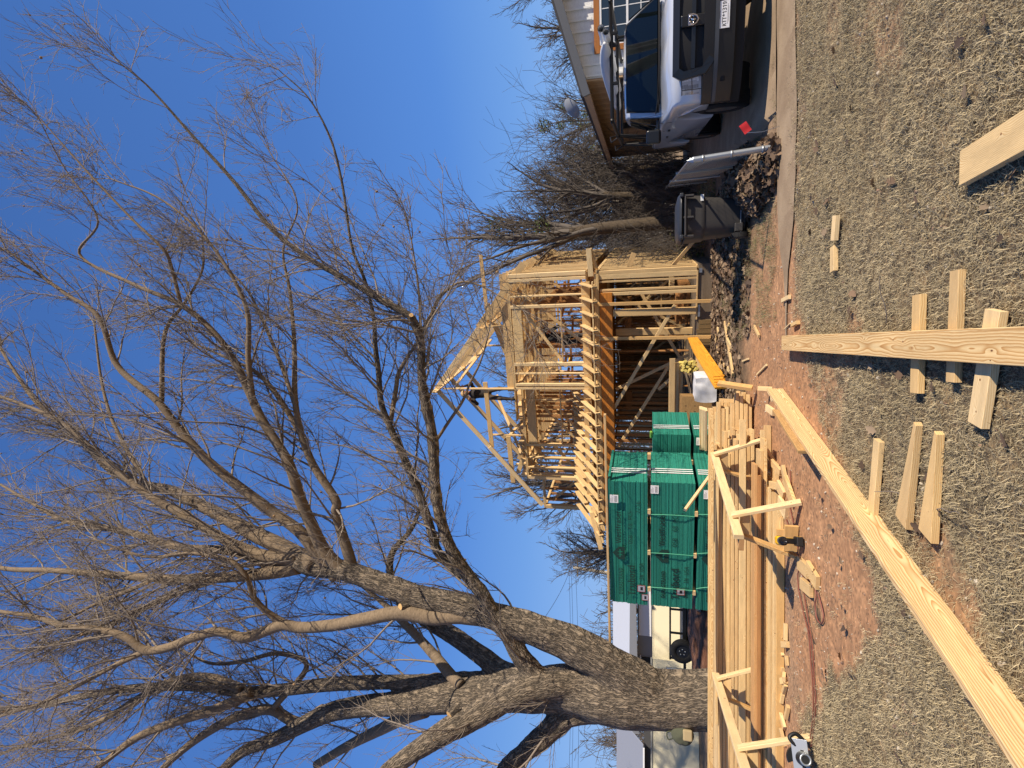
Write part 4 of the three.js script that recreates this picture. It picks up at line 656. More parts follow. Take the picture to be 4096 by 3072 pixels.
// ---------------------------------------------------------------- pickup truck
const truck = thing('pickup_truck', 'white pickup truck with black grille and a ladder rack, parked on the drive', 'truck', V(4.735, .13, -7.505), -.306);
{
  const paint = phy({ color: 0xc4c9ce, roughness: .3, clearcoat: 1, clearcoatRoughness: .05 }), black = phy({ color: 0x0c0d0e, roughness: .38, clearcoat: .3, clearcoatRoughness: .2 }), dark = std({ color: 0x08080a, roughness: .7 }), chrome = std({ color: 0xd8dadc, roughness: .14, metalness: 1 });
  const glass = phy({ color: 0x0a1012, roughness: .05, ior: 1.38 });
  const poly = (pts) => { const s = new THREE.Shape(); pts.forEach((p, i) => i ? s.lineTo(p[0], p[1]) : s.moveTo(p[0], p[1])); s.closePath(); return s; };
  // side view in (z, y); extruded across x, then bowed in plan and crowned
  const side = (shape, w, deform, bevel = .05, steps = 10) => {
    const g = new THREE.ExtrudeGeometry(shape, { depth: w - 2 * bevel, steps, bevelEnabled: true, bevelSize: bevel, bevelThickness: bevel, bevelOffset: -bevel, bevelSegments: 4, curveSegments: 14 });
    g.translate(0, 0, -(w - 2 * bevel) / 2); const p = g.attributes.position;
    for (let i = 0; i < p.count; i++) { const z = p.getX(i), y = p.getY(i), x = p.getZ(i), q = deform(x, y, z); p.setXYZ(i, q[0], q[1], q[2]); }
    const m = mergeVertices(strip(g).deleteAttribute('normal').deleteAttribute('uv'), 1e-4); const ix = m.index; for (let i = 0; i < ix.count; i += 3) { const a = ix.getX(i); ix.setX(i, ix.getX(i + 1)); ix.setX(i + 1, a); }
    const n = m.toNonIndexed(); n.computeVertexNormals(); n.setAttribute('uv', new THREE.Float32BufferAttribute(new Float32Array(n.attributes.position.count * 2), 2)); return toSoft(n);
  };
  function toSoft(g) { // smooth over shallow edges, keep sharp ones
    const p = g.attributes.position, n = g.attributes.normal, map = {}; for (let i = 0; i < p.count; i++) { const k = [p.getX(i), p.getY(i), p.getZ(i)].map(v => Math.round(v * 2000)).join(); (map[k] ??= []).push(i); }
    const out = new Float32Array(n.count * 3); for (const l of Object.values(map)) for (const i of l) { let x = 0, y = 0, z = 0; for (const j of l) { const d = n.getX(i) * n.getX(j) + n.getY(i) * n.getY(j) + n.getZ(i) * n.getZ(j); if (d > .55) { x += n.getX(j); y += n.getY(j); z += n.getZ(j); } } const q = Math.hypot(x, y, z) || 1; out[i * 3] = x / q; out[i * 3 + 1] = y / q; out[i * 3 + 2] = z / q; }
    g.setAttribute('normal', new THREE.BufferAttribute(out, 3)); return g;
  }
  const bow = (x, z) => z - .17 * Math.pow(Math.abs(x) / .95, 2.6) * sstep(-1.4, -.1, z), taper = (x, z) => x * (1 - .06 * sstep(-.7, .05, z));
  const body = poly([[-.05, .62], [-.02, .80], [-.02, 1.02], [-.07, 1.12], [-.22, 1.18], [-.8, 1.235], [-1.32, 1.26], [-1.55, 1.27], [-3.62, 1.28], [-3.62, 1.36], [-5.72, 1.36], [-5.78, 1.30], [-5.78, .62], [-4.98, .58], [-4.95, .70], [-4.84, .88], [-4.66, .98], [-4.5, 1.0], [-4.34, .98], [-4.16, .88], [-4.05, .70], [-4.02, .48], [-1.45, .46], [-1.42, .70], [-1.31, .88], [-1.13, .98], [-.97, 1.0], [-.81, .98], [-.63, .88], [-.53, .70], [-.5, .62]]);
  mesh('body', side(body, 1.98, (x, y, z) => [taper(x, z) * (1 + .012 * Math.sin((y - .45) * 3)), y - .055 * Math.pow(Math.abs(x) / .95, 2.5) * sstep(.95, 1.2, y) * sstep(-1.9, -1.0, z) + .03 * Math.exp(-Math.pow((Math.abs(x) - .3) / .16, 2)) * sstep(1.1, 1.2, y) * sstep(-1.5, -1.2, z) * sstep(0, -.3, z), bow(x, z)], .045), paint, truck);
  const tumble = (x, y) => x * (1 - .20 * Math.max(0, y - 1.2) / .75);
  const cab = poly([[-1.38, 1.2], [-1.50, 1.28], [-2.28, 1.82], [-2.42, 1.865], [-2.7, 1.90], [-3.2, 1.885], [-3.48, 1.82], [-3.6, 1.3], [-3.6, 1.2]]);
  mesh('cab', side(cab, 1.82, (x, y, z) => [tumble(x, y), y - .03 * Math.pow(Math.abs(x) / .8, 2) * sstep(1.6, 1.9, y), z - .10 * Math.pow(Math.abs(x) / .9, 2) * sstep(-2.6, -1.5, z)], .05), paint, truck);
  // glass
  const quadPatch = (f, nu, nv, off) => { const P = [], I = []; for (let j = 0; j <= nv; j++) for (let i = 0; i <= nu; i++) P.push(...f(i / nu, j / nv)); for (let j = 0; j < nv; j++) for (let i = 0; i < nu; i++) { const a = j * (nu + 1) + i; I.push(a, a + 1, a + nu + 1, a + 1, a + nu + 2, a + nu + 1); } const g = new THREE.BufferGeometry(); g.setAttribute('position', new THREE.Float32BufferAttribute(P, 3)); g.setIndex(I); g.computeVertexNormals(); g.setAttribute('uv', new THREE.Float32BufferAttribute(new Float32Array(P.length / 3 * 2), 2)); return g; };
  mesh('windshield', quadPatch((u, v) => { const y = lerp(1.31, 1.80, v), hw = lerp(.80, .645, v), x = lerp(-hw, hw, u), z = lerp(-1.50, -2.24, v) + .085 - .10 * Math.pow(Math.abs(x) / .9, 2) * lerp(1, .6, v); return [x, y + .012, z]; }, 12, 4), glass, truck);
  mesh('windshield_frame', quadPatch((u, v) => { const y = lerp(1.275, 1.825, v), hw = lerp(.835, .675, v), x = lerp(-hw, hw, u), z = lerp(-1.45, -2.275, v) + .066 - .10 * Math.pow(Math.abs(x) / .9, 2) * lerp(1, .6, v); return [x, y + .008, z]; }, 12, 4), dark, truck);
  for (const s of [-1, 1]) {
    const win = (z0, z1, zt0, zt1) => { const g = quadPatch((u, v) => { const y = lerp(1.31, 1.78, v), z = lerp(lerp(z0, z1, u), lerp(zt0, zt1, u), v); return [s * (Math.abs(tumble(.91, y)) + .004), y, z]; }, 4, 4); return g; };
    mesh('side_window', win(-1.66, -2.56, -2.30, -2.58), glass, truck); mesh('side_window', win(-2.66, -3.46, -2.68, -3.36), glass, truck);
    mesh('window_trim', quadPatch((u, v) => { const y = lerp(1.28, 1.32, v); return [s * (tumble(.91, y) + .008), y, lerp(-1.6, -3.5, u)]; }, 4, 1), dark, truck);
    for (const z of [-1.52, -2.62, -3.6]) mesh('door_seam', box(.004, .78, .012, s * .992, .88, z), dark, truck);
    for (const z of [-2.42, -3.42]) { const h = mesh('door_handle', rbox(.035, .045, .17, .015, s * 1.005, 1.10, z), black, truck); }
    // mirror on its arm
    const mir = mesh('mirror', rbox(.22, .24, .12, .04, s * 1.16, 1.37, -1.72, 3), black, truck); mesh('mirror_arm', rbox(.2, .05, .07, .02, s * 1.0, 1.30, -1.72), black, mir);
    // head lamp
    const lp = (x, y) => [s * x, y, bow(x, -.03) + .03];
    const hl = quadPatch((u, v) => { const x = lerp(.63, .935, u), y = lerp(.76, 1.03, v) - .02 * u; return [s * x, y, bow(x, -.03) + .022 - .10 * Math.pow(u, 3)]; }, 10, 3);
    const lampT = ctex(128, 96, (c, w, h) => { c.fillStyle = '#a9b0b3'; c.fillRect(0, 0, w, h); for (let i = 0; i < 26; i++) { c.fillStyle = ['#d5dadc', '#7c858a', '#8f989c'][i % 3]; c.fillRect((i * 37) % 110, (i * 23) % 80, 18, 10); } c.fillStyle = '#b06a2e'; c.fillRect(92, 40, 36, 50); c.strokeStyle = '#33383b'; c.lineWidth = 4; c.strokeRect(2, 2, 124, 92); c.beginPath(); c.moveTo(64, 0); c.lineTo(64, 96); c.moveTo(0, 50); c.lineTo(128, 50); c.stroke(); });
    const uv = hl.attributes.uv; for (let j = 0; j <= 3; j++) for (let i = 0; i <= 10; i++) uv.setXY(j * 11 + i, i / 10, j / 3);
    mesh('headlight', hl, phy({ map: lampT, roughness: .12, clearcoat: 1, side: THREE.DoubleSide }), truck);
    for (const z of [-.97, -4.5]) {
      const w = mesh('wheel', new THREE.TorusGeometry(.285, .115, 14, 36).scale(1, 1, 1.15).rotateY(Math.PI / 2).translate(s * .84, .40, z), rubber, truck);
      mesh('tread', new THREE.CylinderGeometry(.392, .392, .2, 36, 1, true).rotateZ(Math.PI / 2).translate(s * .84, .40, z), rubber, w);
      mesh('rim', new THREE.CylinderGeometry(.23, .25, .18, 24).rotateZ(Math.PI / 2).translate(s * .86, .40, z), std({ color: 0x6c7072, metalness: .7, roughness: .4 }), w);
      mesh('wheel_well', new THREE.CylinderGeometry(.47, .47, .5, 28, 1, false, 0, 6.2832).rotateZ(Math.PI / 2).translate(s * .66, .5, z), dark, truck);
    }
  }
  mesh('underbody', box(1.6, .2, 5.4, 0, .48, -2.9), dark, truck);
  // grille: black surround, crosshair bars and mesh
  const gs = poly([[-.60, 1.13], [.60, 1.13], [.665, 1.03], [.62, .72], [.48, .61], [-.48, .61], [-.62, .72], [-.665, 1.03]]); const hole = new THREE.Path(); [[-.53, 1.06], [.53, 1.06], [.575, 1.0], [.545, .77], [.43, .68], [-.43, .68], [-.545, .77], [-.575, 1.0]].forEach((p, i) => i ? hole.lineTo(...p) : hole.moveTo(...p)); hole.closePath(); gs.holes.push(hole);
  const bend = (g) => { const p = g.attributes.position; for (let i = 0; i < p.count; i++) p.setZ(i, p.getZ(i) + bow(p.getX(i), -.02) + .02 - .06 * (p.getY(i) - .88)); g.computeVertexNormals(); return g; };
  const grille = mesh('grille', bend(new THREE.ExtrudeGeometry(gs, { depth: .05, bevelEnabled: true, bevelSize: .012, bevelThickness: .012, bevelSegments: 2 })), black, truck);
  mesh('grille_bar', bend(new THREE.BoxGeometry(1.1, .05, .05, 12, 1, 1).translate(0, .885, .02)), black, grille); mesh('grille_bar', rbox(.14, .34, .06, .02, 0, .88, .03), black, grille);
  const hx = []; for (let j = 0; j < 13; j++) for (let i = -17; i <= 17; i++) { const x = i * .032 + (j % 2) * .016, y = .70 + j * .028; if (Math.abs(x) > .5) continue; hx.push(new THREE.TorusGeometry(.014, .003, 4, 6).translate(x, y, bow(x, -.02) + .015 - .06 * (y - .88))); }
  tag(mesh('grille_mesh', hx, std({ color: 0x2a2c2e, roughness: .4, metalness: .5 }), grille), null, null, null, 'stuff');
  mesh('grille_backing', bend(new THREE.BoxGeometry(1.16, .42, .01, 12, 1, 1).translate(0, .87, .0)), dark, grille);
  // shield badge with a horned head
  const sh = poly([[-.062, .055], [.062, .055], [.066, -.005], [.045, -.05], [0, -.075], [-.045, -.05], [-.066, -.005]]); const shh = new THREE.Path(); [[-.05, .043], [.05, .043], [.053, -.004], [.037, -.041], [0, -.061], [-.037, -.041], [-.053, -.004]].forEach((p, i) => i ? shh.lineTo(...p) : shh.moveTo(...p)); shh.closePath(); sh.holes.push(shh);
  const badge = mesh('shield_badge', new THREE.ExtrudeGeometry(sh, { depth: .012, bevelEnabled: true, bevelSize: .003, bevelThickness: .003, bevelSegments: 2 }).translate(0, .90, .075), chrome, truck);
  mesh('horned_head', [tube(smoothPath([V(-.012, .925, .085), V(-.03, .94, .085), V(-.046, .925, .085), V(-.042, .898, .085), V(-.028, .892, .085)], 4), [.009, .010, .0105, .011, .011, .0115, .011, .011, .010, .010, .009, .009, .008, .007, .006, .005, .004], 7), tube(smoothPath([V(.012, .925, .085), V(.03, .94, .085), V(.046, .925, .085), V(.042, .898, .085), V(.028, .892, .085)], 4), [.009, .010, .0105, .011, .011, .0115, .011, .011, .010, .010, .009, .009, .008, .007, .006, .005, .004], 7), new THREE.SphereGeometry(.014, 10, 8).scale(1, 2.3, .7).translate(0, .893, .085)], chrome, badge);
  // bumper
  const bp = (y0, y1, d, mat, name, z0 = 0) => { const g = new THREE.BoxGeometry(1.92, y1 - y0, d, 24, 2, 2).translate(0, (y0 + y1) / 2, -.02 + z0); const p = g.attributes.position; for (let i = 0; i < p.count; i++) { const x = p.getX(i); p.setZ(i, p.getZ(i) - .26 * Math.pow(Math.abs(x) / .95, 3.2)); } g.computeVertexNormals(); return mesh(name, g, mat, truck); };
  bp(.575, .62, .16, std({ color: 0x4a4e53, roughness: .35, metalness: .3 }), 'bumper_cap', .045); bp(.62, .755, .12, black, 'bumper_top', .03); bp(.38, .575, .14, black, 'bumper', .03); bp(.25, .40, .08, dark, 'air_dam', -.05);
  for (const x of [-.7, .7]) mesh('tow_hook', rbox(.08, .06, .04, .015, x, .5, -.03), dark, truck);
  const plateT = ctex(512, 256, (c, w, h) => { c.fillStyle = '#e9e9e6'; c.fillRect(0, 0, w, h); c.fillStyle = '#16181c'; c.textAlign = 'center'; c.font = 'bold 58px sans-serif'; c.fillText('TEXAS', 256, 66); c.font = 'bold 118px sans-serif'; c.fillText('KTT*1319', 262, 190, 470); c.fillRect(70, 214, 380, 6); c.fillRect(110, 228, 300, 5); c.font = '44px serif'; c.fillText('\u2605', 46, 70); });
  mesh('number_plate', new THREE.BoxGeometry(.305, .152, .006).translate(0, .53, .092), [1, 1, 1, 1, 0, 1].map(k => k ? mWhite : std({ map: plateT, roughness: .45 })), truck);
  // wipers, antenna
  for (const s of [-1, 1]) mesh('wiper', tube([V(s * .15, 1.305, -1.43), V(s * .45 - .2, 1.31, -1.44), V(s * .5 - .35, 1.34, -1.50)], .008, 5), dark, truck);
  mesh('antenna', tube([V(-.88, 1.22, -1.3), V(-.9, 1.75, -1.5)], .003, 4), dark, truck);
  mesh('dash', box(1.4, .06, .3, 0, 1.27, -1.7), dark, truck);
}
// ladder rack over cab and bed
{
  const o = thing('ladder_rack', 'black steel ladder rack over the truck cab and bed', 'rack', truck.position.clone(), -.306);
  const t = (n, pts, r, p = o) => mesh(n, tube(pts, r, 8), steelDark, p), Y = 2.04;
  for (const s of [-1, 1]) { t('side_rail', [V(s * .86, Y, -1.55), V(s * .86, Y, -5.6)], .032); t('post', [V(s * .93, 1.36, -3.75), V(s * .86, Y, -3.6)], .028); t('post', [V(s * .93, 1.36, -5.5), V(s * .86, Y, -5.5)], .028); t('brace', [V(s * .93, 1.36, -4.3), V(s * .86, Y, -3.8)], .022); t('brace', [V(s * .93, 1.36, -4.9), V(s * .86, Y, -5.4)], .022);
    for (const z of [-3.6, -5.4]) { t('stop_bracket', [V(s * .9, Y, z), V(s * .98, Y + .14, z - .02), V(s * .86, Y + .17, z - .2), V(s * .84, Y, z - .3)], .013); } }
  for (const z of [-1.6, -3.6, -5.5]) t('cross_bar', [V(-.9, Y, z), V(.9, Y, z)], .032);
  for (const x of [-.3, .25, .42]) mesh('clamp', rbox(.05, .10, .05, .012, x, Y - .06, -1.6), steelDark, o);
  const dir = V(-Math.sin(.306), 0, Math.cos(.306)), lat = V(-Math.cos(.306), 0, -Math.sin(.306)), P = (s, y, b) => truck.position.clone().addScaledVector(lat, s).addScaledVector(dir, -b).add(V(0, y, 0));
  const pvc = std({ color: 0xd6d8d8, roughness: .35, side: THREE.DoubleSide });
  const pipe = (label, s, y, r, b0, b1) => { const g = tube([P(s, y, b0), P(s + .05, y, b1)], r, 16, false), gi = tube([P(s, y, b0), P(s + .05, y, b1)], r * .86, 16, false); const m = thing('plastic_pipe', label, 'pipe', V(0, 0, 0), 0, 'white pipes on the rack'); mesh('pipe_wall', [g, gi], pvc, m); };
  pipe('upper white plastic pipe tied on the ladder rack', -.42, 2.17, .055, 1.25, 5.9); pipe('lower white plastic pipe on the ladder rack, beside the window', -.34, 2.09, .05, 1.15, 5.9);
  const kay = tube(smoothPath([P(-.22, 2.12, 1.3), P(-.05, 2.14, 2.2), P(.06, 2.13, 4.0), P(.1, 2.11, 5.6)], 6), [.03, .07, .09, .10, .11, .11, .11, .11, .11, .11, .11, .11, .11, .11, .10, .09, .08, .06, .03], 14); tag(mesh('wrapped_roll', kay, std({ color: 0xc4c6c6, roughness: .6 })), 'long grey wrapped roll tied on the ladder rack beside the pipes', 'roll');
}
// ---------------------------------------------------------------- neighbouring house on the right
{
  const C = Zp(2335, 318, -12.5), EH = C.y, o = thing('neighbour_house', 'low house with white batten front and tan side, dark roof edge', 'house', V(C.x, 0, C.z), -.2);
  const white = std({ map: gtex(61, [222, 223, 218], 22, 20, 90), roughness: .8 }), tan = [0, 1, 2].map(i => std({ map: gtex(70 + i, [176 - i * 8, 146 - i * 8, 112 - i * 7], 34, 8, 60), roughness: .85 })), roofM = std({ map: gtex(66, [60, 60, 62], 26), roughness: .9 }), fascia = std({ color: 0x4d5157, roughness: .6 });
  const rake = .30, W = 9.5, D = 9, hr = u => EH + rake * Math.min(u, W - u);   // gable front, ridge over the middle
  { const s = new THREE.Shape(); s.moveTo(0, 0); s.lineTo(W, 0); s.lineTo(W, EH); s.lineTo(W / 2, hr(W / 2)); s.lineTo(0, EH); const g = new THREE.ExtrudeGeometry(s, { depth: D, bevelEnabled: false }).translate(0, 0, -D - .02); mesh('wall', g, white, o); }
  for (let i = 0; i < 24; i++) { const u = .05 + i * .235; if (u > .47 && u < 2.3) { mesh('batten', rbox(.05, hr(u) - 2.82, .028, .006, u, (hr(u) + 2.78) / 2, .012), white, o); mesh('batten', rbox(.05, .95, .028, .006, u, .55, .012), white, o); } else mesh('batten', rbox(.05, hr(u) - .12, .028, .006, u, hr(u) / 2, .012), white, o); }
  // side boards
  for (let i = 0; i < 58; i++) { const w = .02 + i * .155; mesh('side_board', rbox(.022, EH - .12, .146, .004, -.016 - (i * 7 % 3) * .002, EH / 2, -w - .07), tan[i * 5 % 3], o); }
  // windows of the side
  const trim = std({ color: 0xa5835e, roughness: .8 }), dg = phy({ color: 0x15191b, roughness: .06, clearcoat: 1 });
  for (const [w, wd, h0, h1] of [[1.0, .85, 1.35, 2.35], [3.9, .85, 1.35, 2.35], [6.4, .85, 1.35, 2.35]]) { const win = mesh('side_window', box(.012, h1 - h0, wd, -.034, (h0 + h1) / 2, -w - wd / 2), dg, o); for (const [a, b, c, d] of [[h0 - .09, h0, 0, wd], [h1, h1 + .1, 0, wd]]) mesh('window_trim', box(.04, b - a, wd + .2, -.04, (a + b) / 2, -w - wd / 2), trim, win); for (const e of [-.05, wd + .05]) mesh('window_trim', box(.04, h1 - h0, .1, -.041, (h0 + h1) / 2, -w - e), trim, win); mesh('sash_bar', box(.03, .04, wd, -.036, (h0 + h1) / 2, -w - wd / 2), trim, win); }
  // front window in raw wood trim
  { const u0 = .50, u1 = 2.25, h0 = 1.3, h1 = 2.76, raw = pine[1], rawc = std({ map: WT[1], color: 0xb98a50, roughness: .7 }), t = .125;
    const win = mesh('front_window', box(u1 - u0 - .2, h1 - h0 - .2, .015, (u0 + u1) / 2, (h0 + h1) / 2, .006), dg, o);
    bar(win, 'wood_trim', V(u0 - .02, h1 - t / 2, .03), V(u1 + .02, h1 - t / 2, .03), t, .035, rawc); bar(win, 'wood_trim', V(u0 - .02, h0 + t / 2, .03), V(u1 + .02, h0 + t / 2, .03), t, .035, rawc); bar(win, 'wood_trim', V(u0 + t / 2, h0 + t, .032), V(u0 + t / 2, h1 - t, .032), t, .035, rawc, V(1, 0, 0)); bar(win, 'wood_trim', V(u1 - t / 2, h0 + t, .032), V(u1 - t / 2, h1 - t, .032), t, .035, rawc, V(1, 0, 0));
    const f = std({ color: 0xdadcdb, roughness: .5 }), a = u0 + t + .02, b = u1 - t - .02, c = h0 + t + .02, d = h1 - t - .02;
    for (const [x, y, w, h] of [[(a + b) / 2, d, b - a, .05], [(a + b) / 2, c, b - a, .05], [a, (c + d) / 2, .05, d - c], [b, (c + d) / 2, .05, d - c], [(a + b) / 2, (c + d) / 2, b - a, .045]]) mesh('sash', box(w, h, .03, x, y, .025), f, win);
    for (const k of [.25, .5, .75]) mesh('muntin', box(.016, d - c, .012, lerp(a, b, k), (c + d) / 2, .018), f, win); for (const k of [.25, .75]) mesh('muntin', box(b - a, .016, .012, (a + b) / 2, lerp(c, d, k), .0185), f, win);
    mesh('window_sticker', box(.07, .1, .003, a + .22, d - .2, .017), mWhite, win); }
  // roof with overhang, rake boards, rafter tails
  for (const e of [0, 1]) { const x0 = -.45, x1 = W / 2, g = new THREE.BufferGeometry(), y0 = EH + .03 + rake * x0, y1 = EH + .03 + rake * x1, zf = .42, zb = -D - .4, X = v => e ? W - v : v; const th = .14, P = []; const q = (a, b, c, d) => { for (const v of [a, b, c, a, c, d]) P.push(...v); }; const A = [X(x0), y0, zf], B = [X(x1), y1, zf], Cc = [X(x1), y1, zb], Dd = [X(x0), y0, zb], up = v => [v[0], v[1] + th, v[2]]; q(A, B, Cc, Dd); q(up(A), up(B), up(Cc), up(Dd)); q(A, B, up(B), up(A)); q(A, Dd, up(Dd), up(A)); q(Dd, Cc, up(Cc), up(Dd)); g.setAttribute('position', new THREE.Float32BufferAttribute(P, 3)); g.setAttribute('uv', new THREE.Float32BufferAttribute(new Float32Array(P.length / 3 * 2).map((_, i) => (i * 37 % 11) / 11), 2)); g.computeVertexNormals(); roofM.side = THREE.DoubleSide; mesh('roof_slope', g, roofM, o); }
  bar(o, 'rake_board', V(-.47, EH - .10, .44), V(W / 2, EH - .0 + rake * W / 2, .44), .17, .03, fascia);
  bar(o, 'eave_board', V(-.47, EH - .11, .40), V(-.47, EH - .11, -D - .4), .14, .03, tan[0]);
  for (let i = 0; i < 16; i++) bar(o, 'rafter_tail', V(-.44, EH - .13, -.3 - i * .58), V(.0, EH - .02, -.3 - i * .58), .10, .045, tan[1]);
  mesh('corner_board', box(.03, EH - .1, .1, -.042, EH / 2, -.03), tan[0], o);
  // dish on the roof
  { const dish = mesh('satellite_dish', new THREE.SphereGeometry(.55, 20, 8, 0, 6.2832, 0, .62).rotateX(.9).rotateY(-.9), std({ color: 0x8e9295, roughness: .5, side: THREE.DoubleSide }), o); dish.position.set(.9, EH + .55, -4.6); mesh('dish_arm', tube([V(0, -.2, 0), V(-.1, .15, .3), V(.0, .42, .55)], .015, 5), galv, dish); mesh('dish_mast', tube([V(0, -.5, -.05), V(0, .4, 0)], .022, 6), galv, dish); }
  for (let i = 0; i < 5; i++) mesh('fence_panel', box(.9, 1.3, .04, -.95 - i * .0, .65, -9.6 - i * .9), std({ color: 0x4b4038, roughness: .9 }), o);
}
// distant pale house behind the trees
{ const o = thing('distant_house', 'pale house seen through bare branches behind the chain link fence', 'house', V(9.8, 0, -38), -.2), pale = std({ color: 0xb0aca2, roughness: .9 }), gr = std({ color: 0x6f6d6b, roughness: .9 }), dk = std({ color: 0x26292b, roughness: .3 });
  mesh('wall', box(7.5, 2.6, 6, 0, 1.3, 0), pale, o); const s = new THREE.Shape(); s.moveTo(-4.2, 2.5); s.lineTo(4.2, 2.5); s.lineTo(4.2, 2.7); s.lineTo(0, 4.3); s.lineTo(-4.2, 2.7); mesh('roof', new THREE.ExtrudeGeometry(s, { depth: 7, bevelEnabled: false }).translate(0, 0, -3.5), gr, o);
  for (const [x, w] of [[-2.2, 1.6], [1.2, .8]]) { const f = mesh('window', box(w, 1.1, .05, x, 1.4, 3.02), dk, o); mesh('window_frame', box(w + .2, .1, .08, x, 2.0, 3.03), std({ color: 0xc8c6c0 }), f); } mesh('porch_post', box(.12, 2.5, .12, 2.8, 1.25, 3.6), pale, o); mesh('porch_post', box(.12, 2.5, .12, -3.2, 1.25, 3.6), pale, o); }
// chain link fence running back beside the drive
{
  const o = thing('chain_link_fence', 'galvanised chain link fence with a leaning end post beside the leaf heap', 'fence', V(3.0, 0, -7.5), -YAW);
  mesh('end_post', tube([V(.0, -.15, 0), V(-.07, 1.02, -.02)], .038, 14), galv, o); mesh('post_cap', new THREE.ConeGeometry(.045, .09, 14).translate(-.073, 1.06, -.02), galv, o);
  for (const y of [.18, .55, .9]) mesh('tension_band', tube([V(-.01 - .06 * y, y - .012, 0), V(-.01 - .06 * y, y + .012, 0)], .043, 14), galv, o);
  const L = 11, H = 1.05, wires = [], sp = .09; for (const s of [-1, 1]) for (let c = -H; c < L; c += sp) { const z0 = s > 0 ? c : c + H, a = V(0, .03, -z0), b = V(-.05, H, -(z0 + s * H)); const t0 = clamp((0 - z0) / (s * H), 0, 1); let p = a, q = b; if (z0 < 0) p = a.clone().lerp(b, -z0 / H); if (z0 + s * H < 0) q = a.clone().lerp(b, z0 / H); wires.push(tube([p, q], .0017, 3, false)); }
  tag(mesh('link_mesh', wires, std({ color: 0xb7babb, roughness: .4, metalness: .6 }), o), null, null, null, 'stuff');
  mesh('top_rail', tube([V(-.06, H, 0), V(-.06, H, -L)], .018, 8), galv, o); for (const z of [-3, -6, -9]) mesh('line_post', tube([V(-.03, -.1, z), V(-.06, 1.1, z)], .026, 10), galv, o);
}
// wheeled bin
{
  const o = thing('wheeled_bin', 'dark grey wheeled refuse bin with its hinge and wheels toward the lumber', 'bin', V(2.78, 0, -9.75), -.12), m = std({ color: 0x3a3836, roughness: .55 }), lidM = std({ color: 0x2f3236, roughness: .42 });
  const loft = (secs, n = 28) => { const P = [], I = [], U = []; secs.forEach(([y, w, d, r, z]) => { for (let k = 0; k <= n; k++) { const a = k / n * 6.28318, c = Math.cos(a), s = Math.sin(a), e = 5, q = Math.pow(Math.pow(Math.abs(c), e) + Math.pow(Math.abs(s), e), -1 / e); P.push(c * q * w / 2, y, s * q * d / 2 + z); U.push(k / n * 4, y * 2); } }); for (let i = 0; i < secs.length - 1; i++) for (let k = 0; k < n; k++) { const a = i * (n + 1) + k; I.push(a, a + n + 1, a + 1, a + 1, a + n + 1, a + n + 2); } for (const [ri, e] of [[0, 0], [secs.length - 1, 1]]) { const c = P.length / 3; P.push(0, secs[ri][0], secs[ri][4]); U.push(0, 0); for (let k = 0; k < n; k++) { const a = ri * (n + 1) + k; e ? I.push(c, a + 1, a) : I.push(c, a, a + 1); } } const g = new THREE.BufferGeometry(); g.setAttribute('position', new THREE.Float32BufferAttribute(P, 3)); g.setAttribute('uv', new THREE.Float32BufferAttribute(U, 2)); g.setIndex(I); g.computeVertexNormals(); return g; };
  mesh('body', loft([[.05, .46, .50, 0, -.02], [.07, .50, .54, 0, -.02], [.70, .60, .66, 0, 0], [.705, .64, .70, 0, 0], [.76, .645, .705, 0, 0], [.99, .67, .75, 0, 0], [1.0, .70, .80, 0, 0], [1.04, .70, .80, 0, 0]]), m, o);
  const lid = mesh('lid', loft([[1.042, .72, .84, 0, .01], [1.075, .72, .84, 0, .01], [1.11, .66, .76, 0, .0], [1.135, .5, .55, 0, -.02]]), lidM, o);
  mesh('handle_bar', tube([V(-.28, 1.0, .45), V(.28, 1.0, .45)], .018, 10), m, o); for (const x of [-.29, -.02, .29]) { mesh('handle_bracket', rbox(.03, .16, .10, .008, x, .95, .40), m, o); } for (const x of [-.3, .3]) mesh('hinge', rbox(.06, .06, .09, .015, x, 1.06, .43), lidM, o);
  for (const s of [-1, 1]) { const w = mesh('wheel', new THREE.CylinderGeometry(.14, .14, .07, 24).rotateZ(Math.PI / 2).translate(s * .31, .14, .30), rubber, o); mesh('hub', new THREE.CylinderGeometry(.09, .09, .075, 18).rotateZ(Math.PI / 2).translate(s * .312, .14, .30), m, w); mesh('wheel_bracket', rbox(.12, .12, .1, .01, s * .19, .17, .27), m, o); }
  mesh('axle', tube([V(-.3, .14, .30), V(.3, .14, .30)], .011, 8), galv, o); mesh('rating_label', box(.09, .05, .004, .26, .74, .356), mWhite, o); o.scale.set(1.1, 1.0, 1.05);
}
// red marker flag on a wire
{ const p = G(3125, 560), o = thing('marker_flag', 'small red marker flag on a thin wire stake', 'flag', V(3.15, 0, -7.42), 0); mesh('wire', tube([V(.05, -.02, .05), V(.0, .2, .03), V(.02, .38, 0)], .003, 5), galv, o); const g = new THREE.PlaneGeometry(.13, .10, 6, 5); const q = g.attributes.position; for (let i = 0; i < q.count; i++) q.setZ(i, Math.sin(q.getX(i) * 30) * .008); g.computeVertexNormals(); g.rotateZ(.6); const f = mesh('flag_sheet', g, std({ color: 0xb01822, roughness: .7, side: THREE.DoubleSide }), o); f.position.set(.085, .40, 0); }
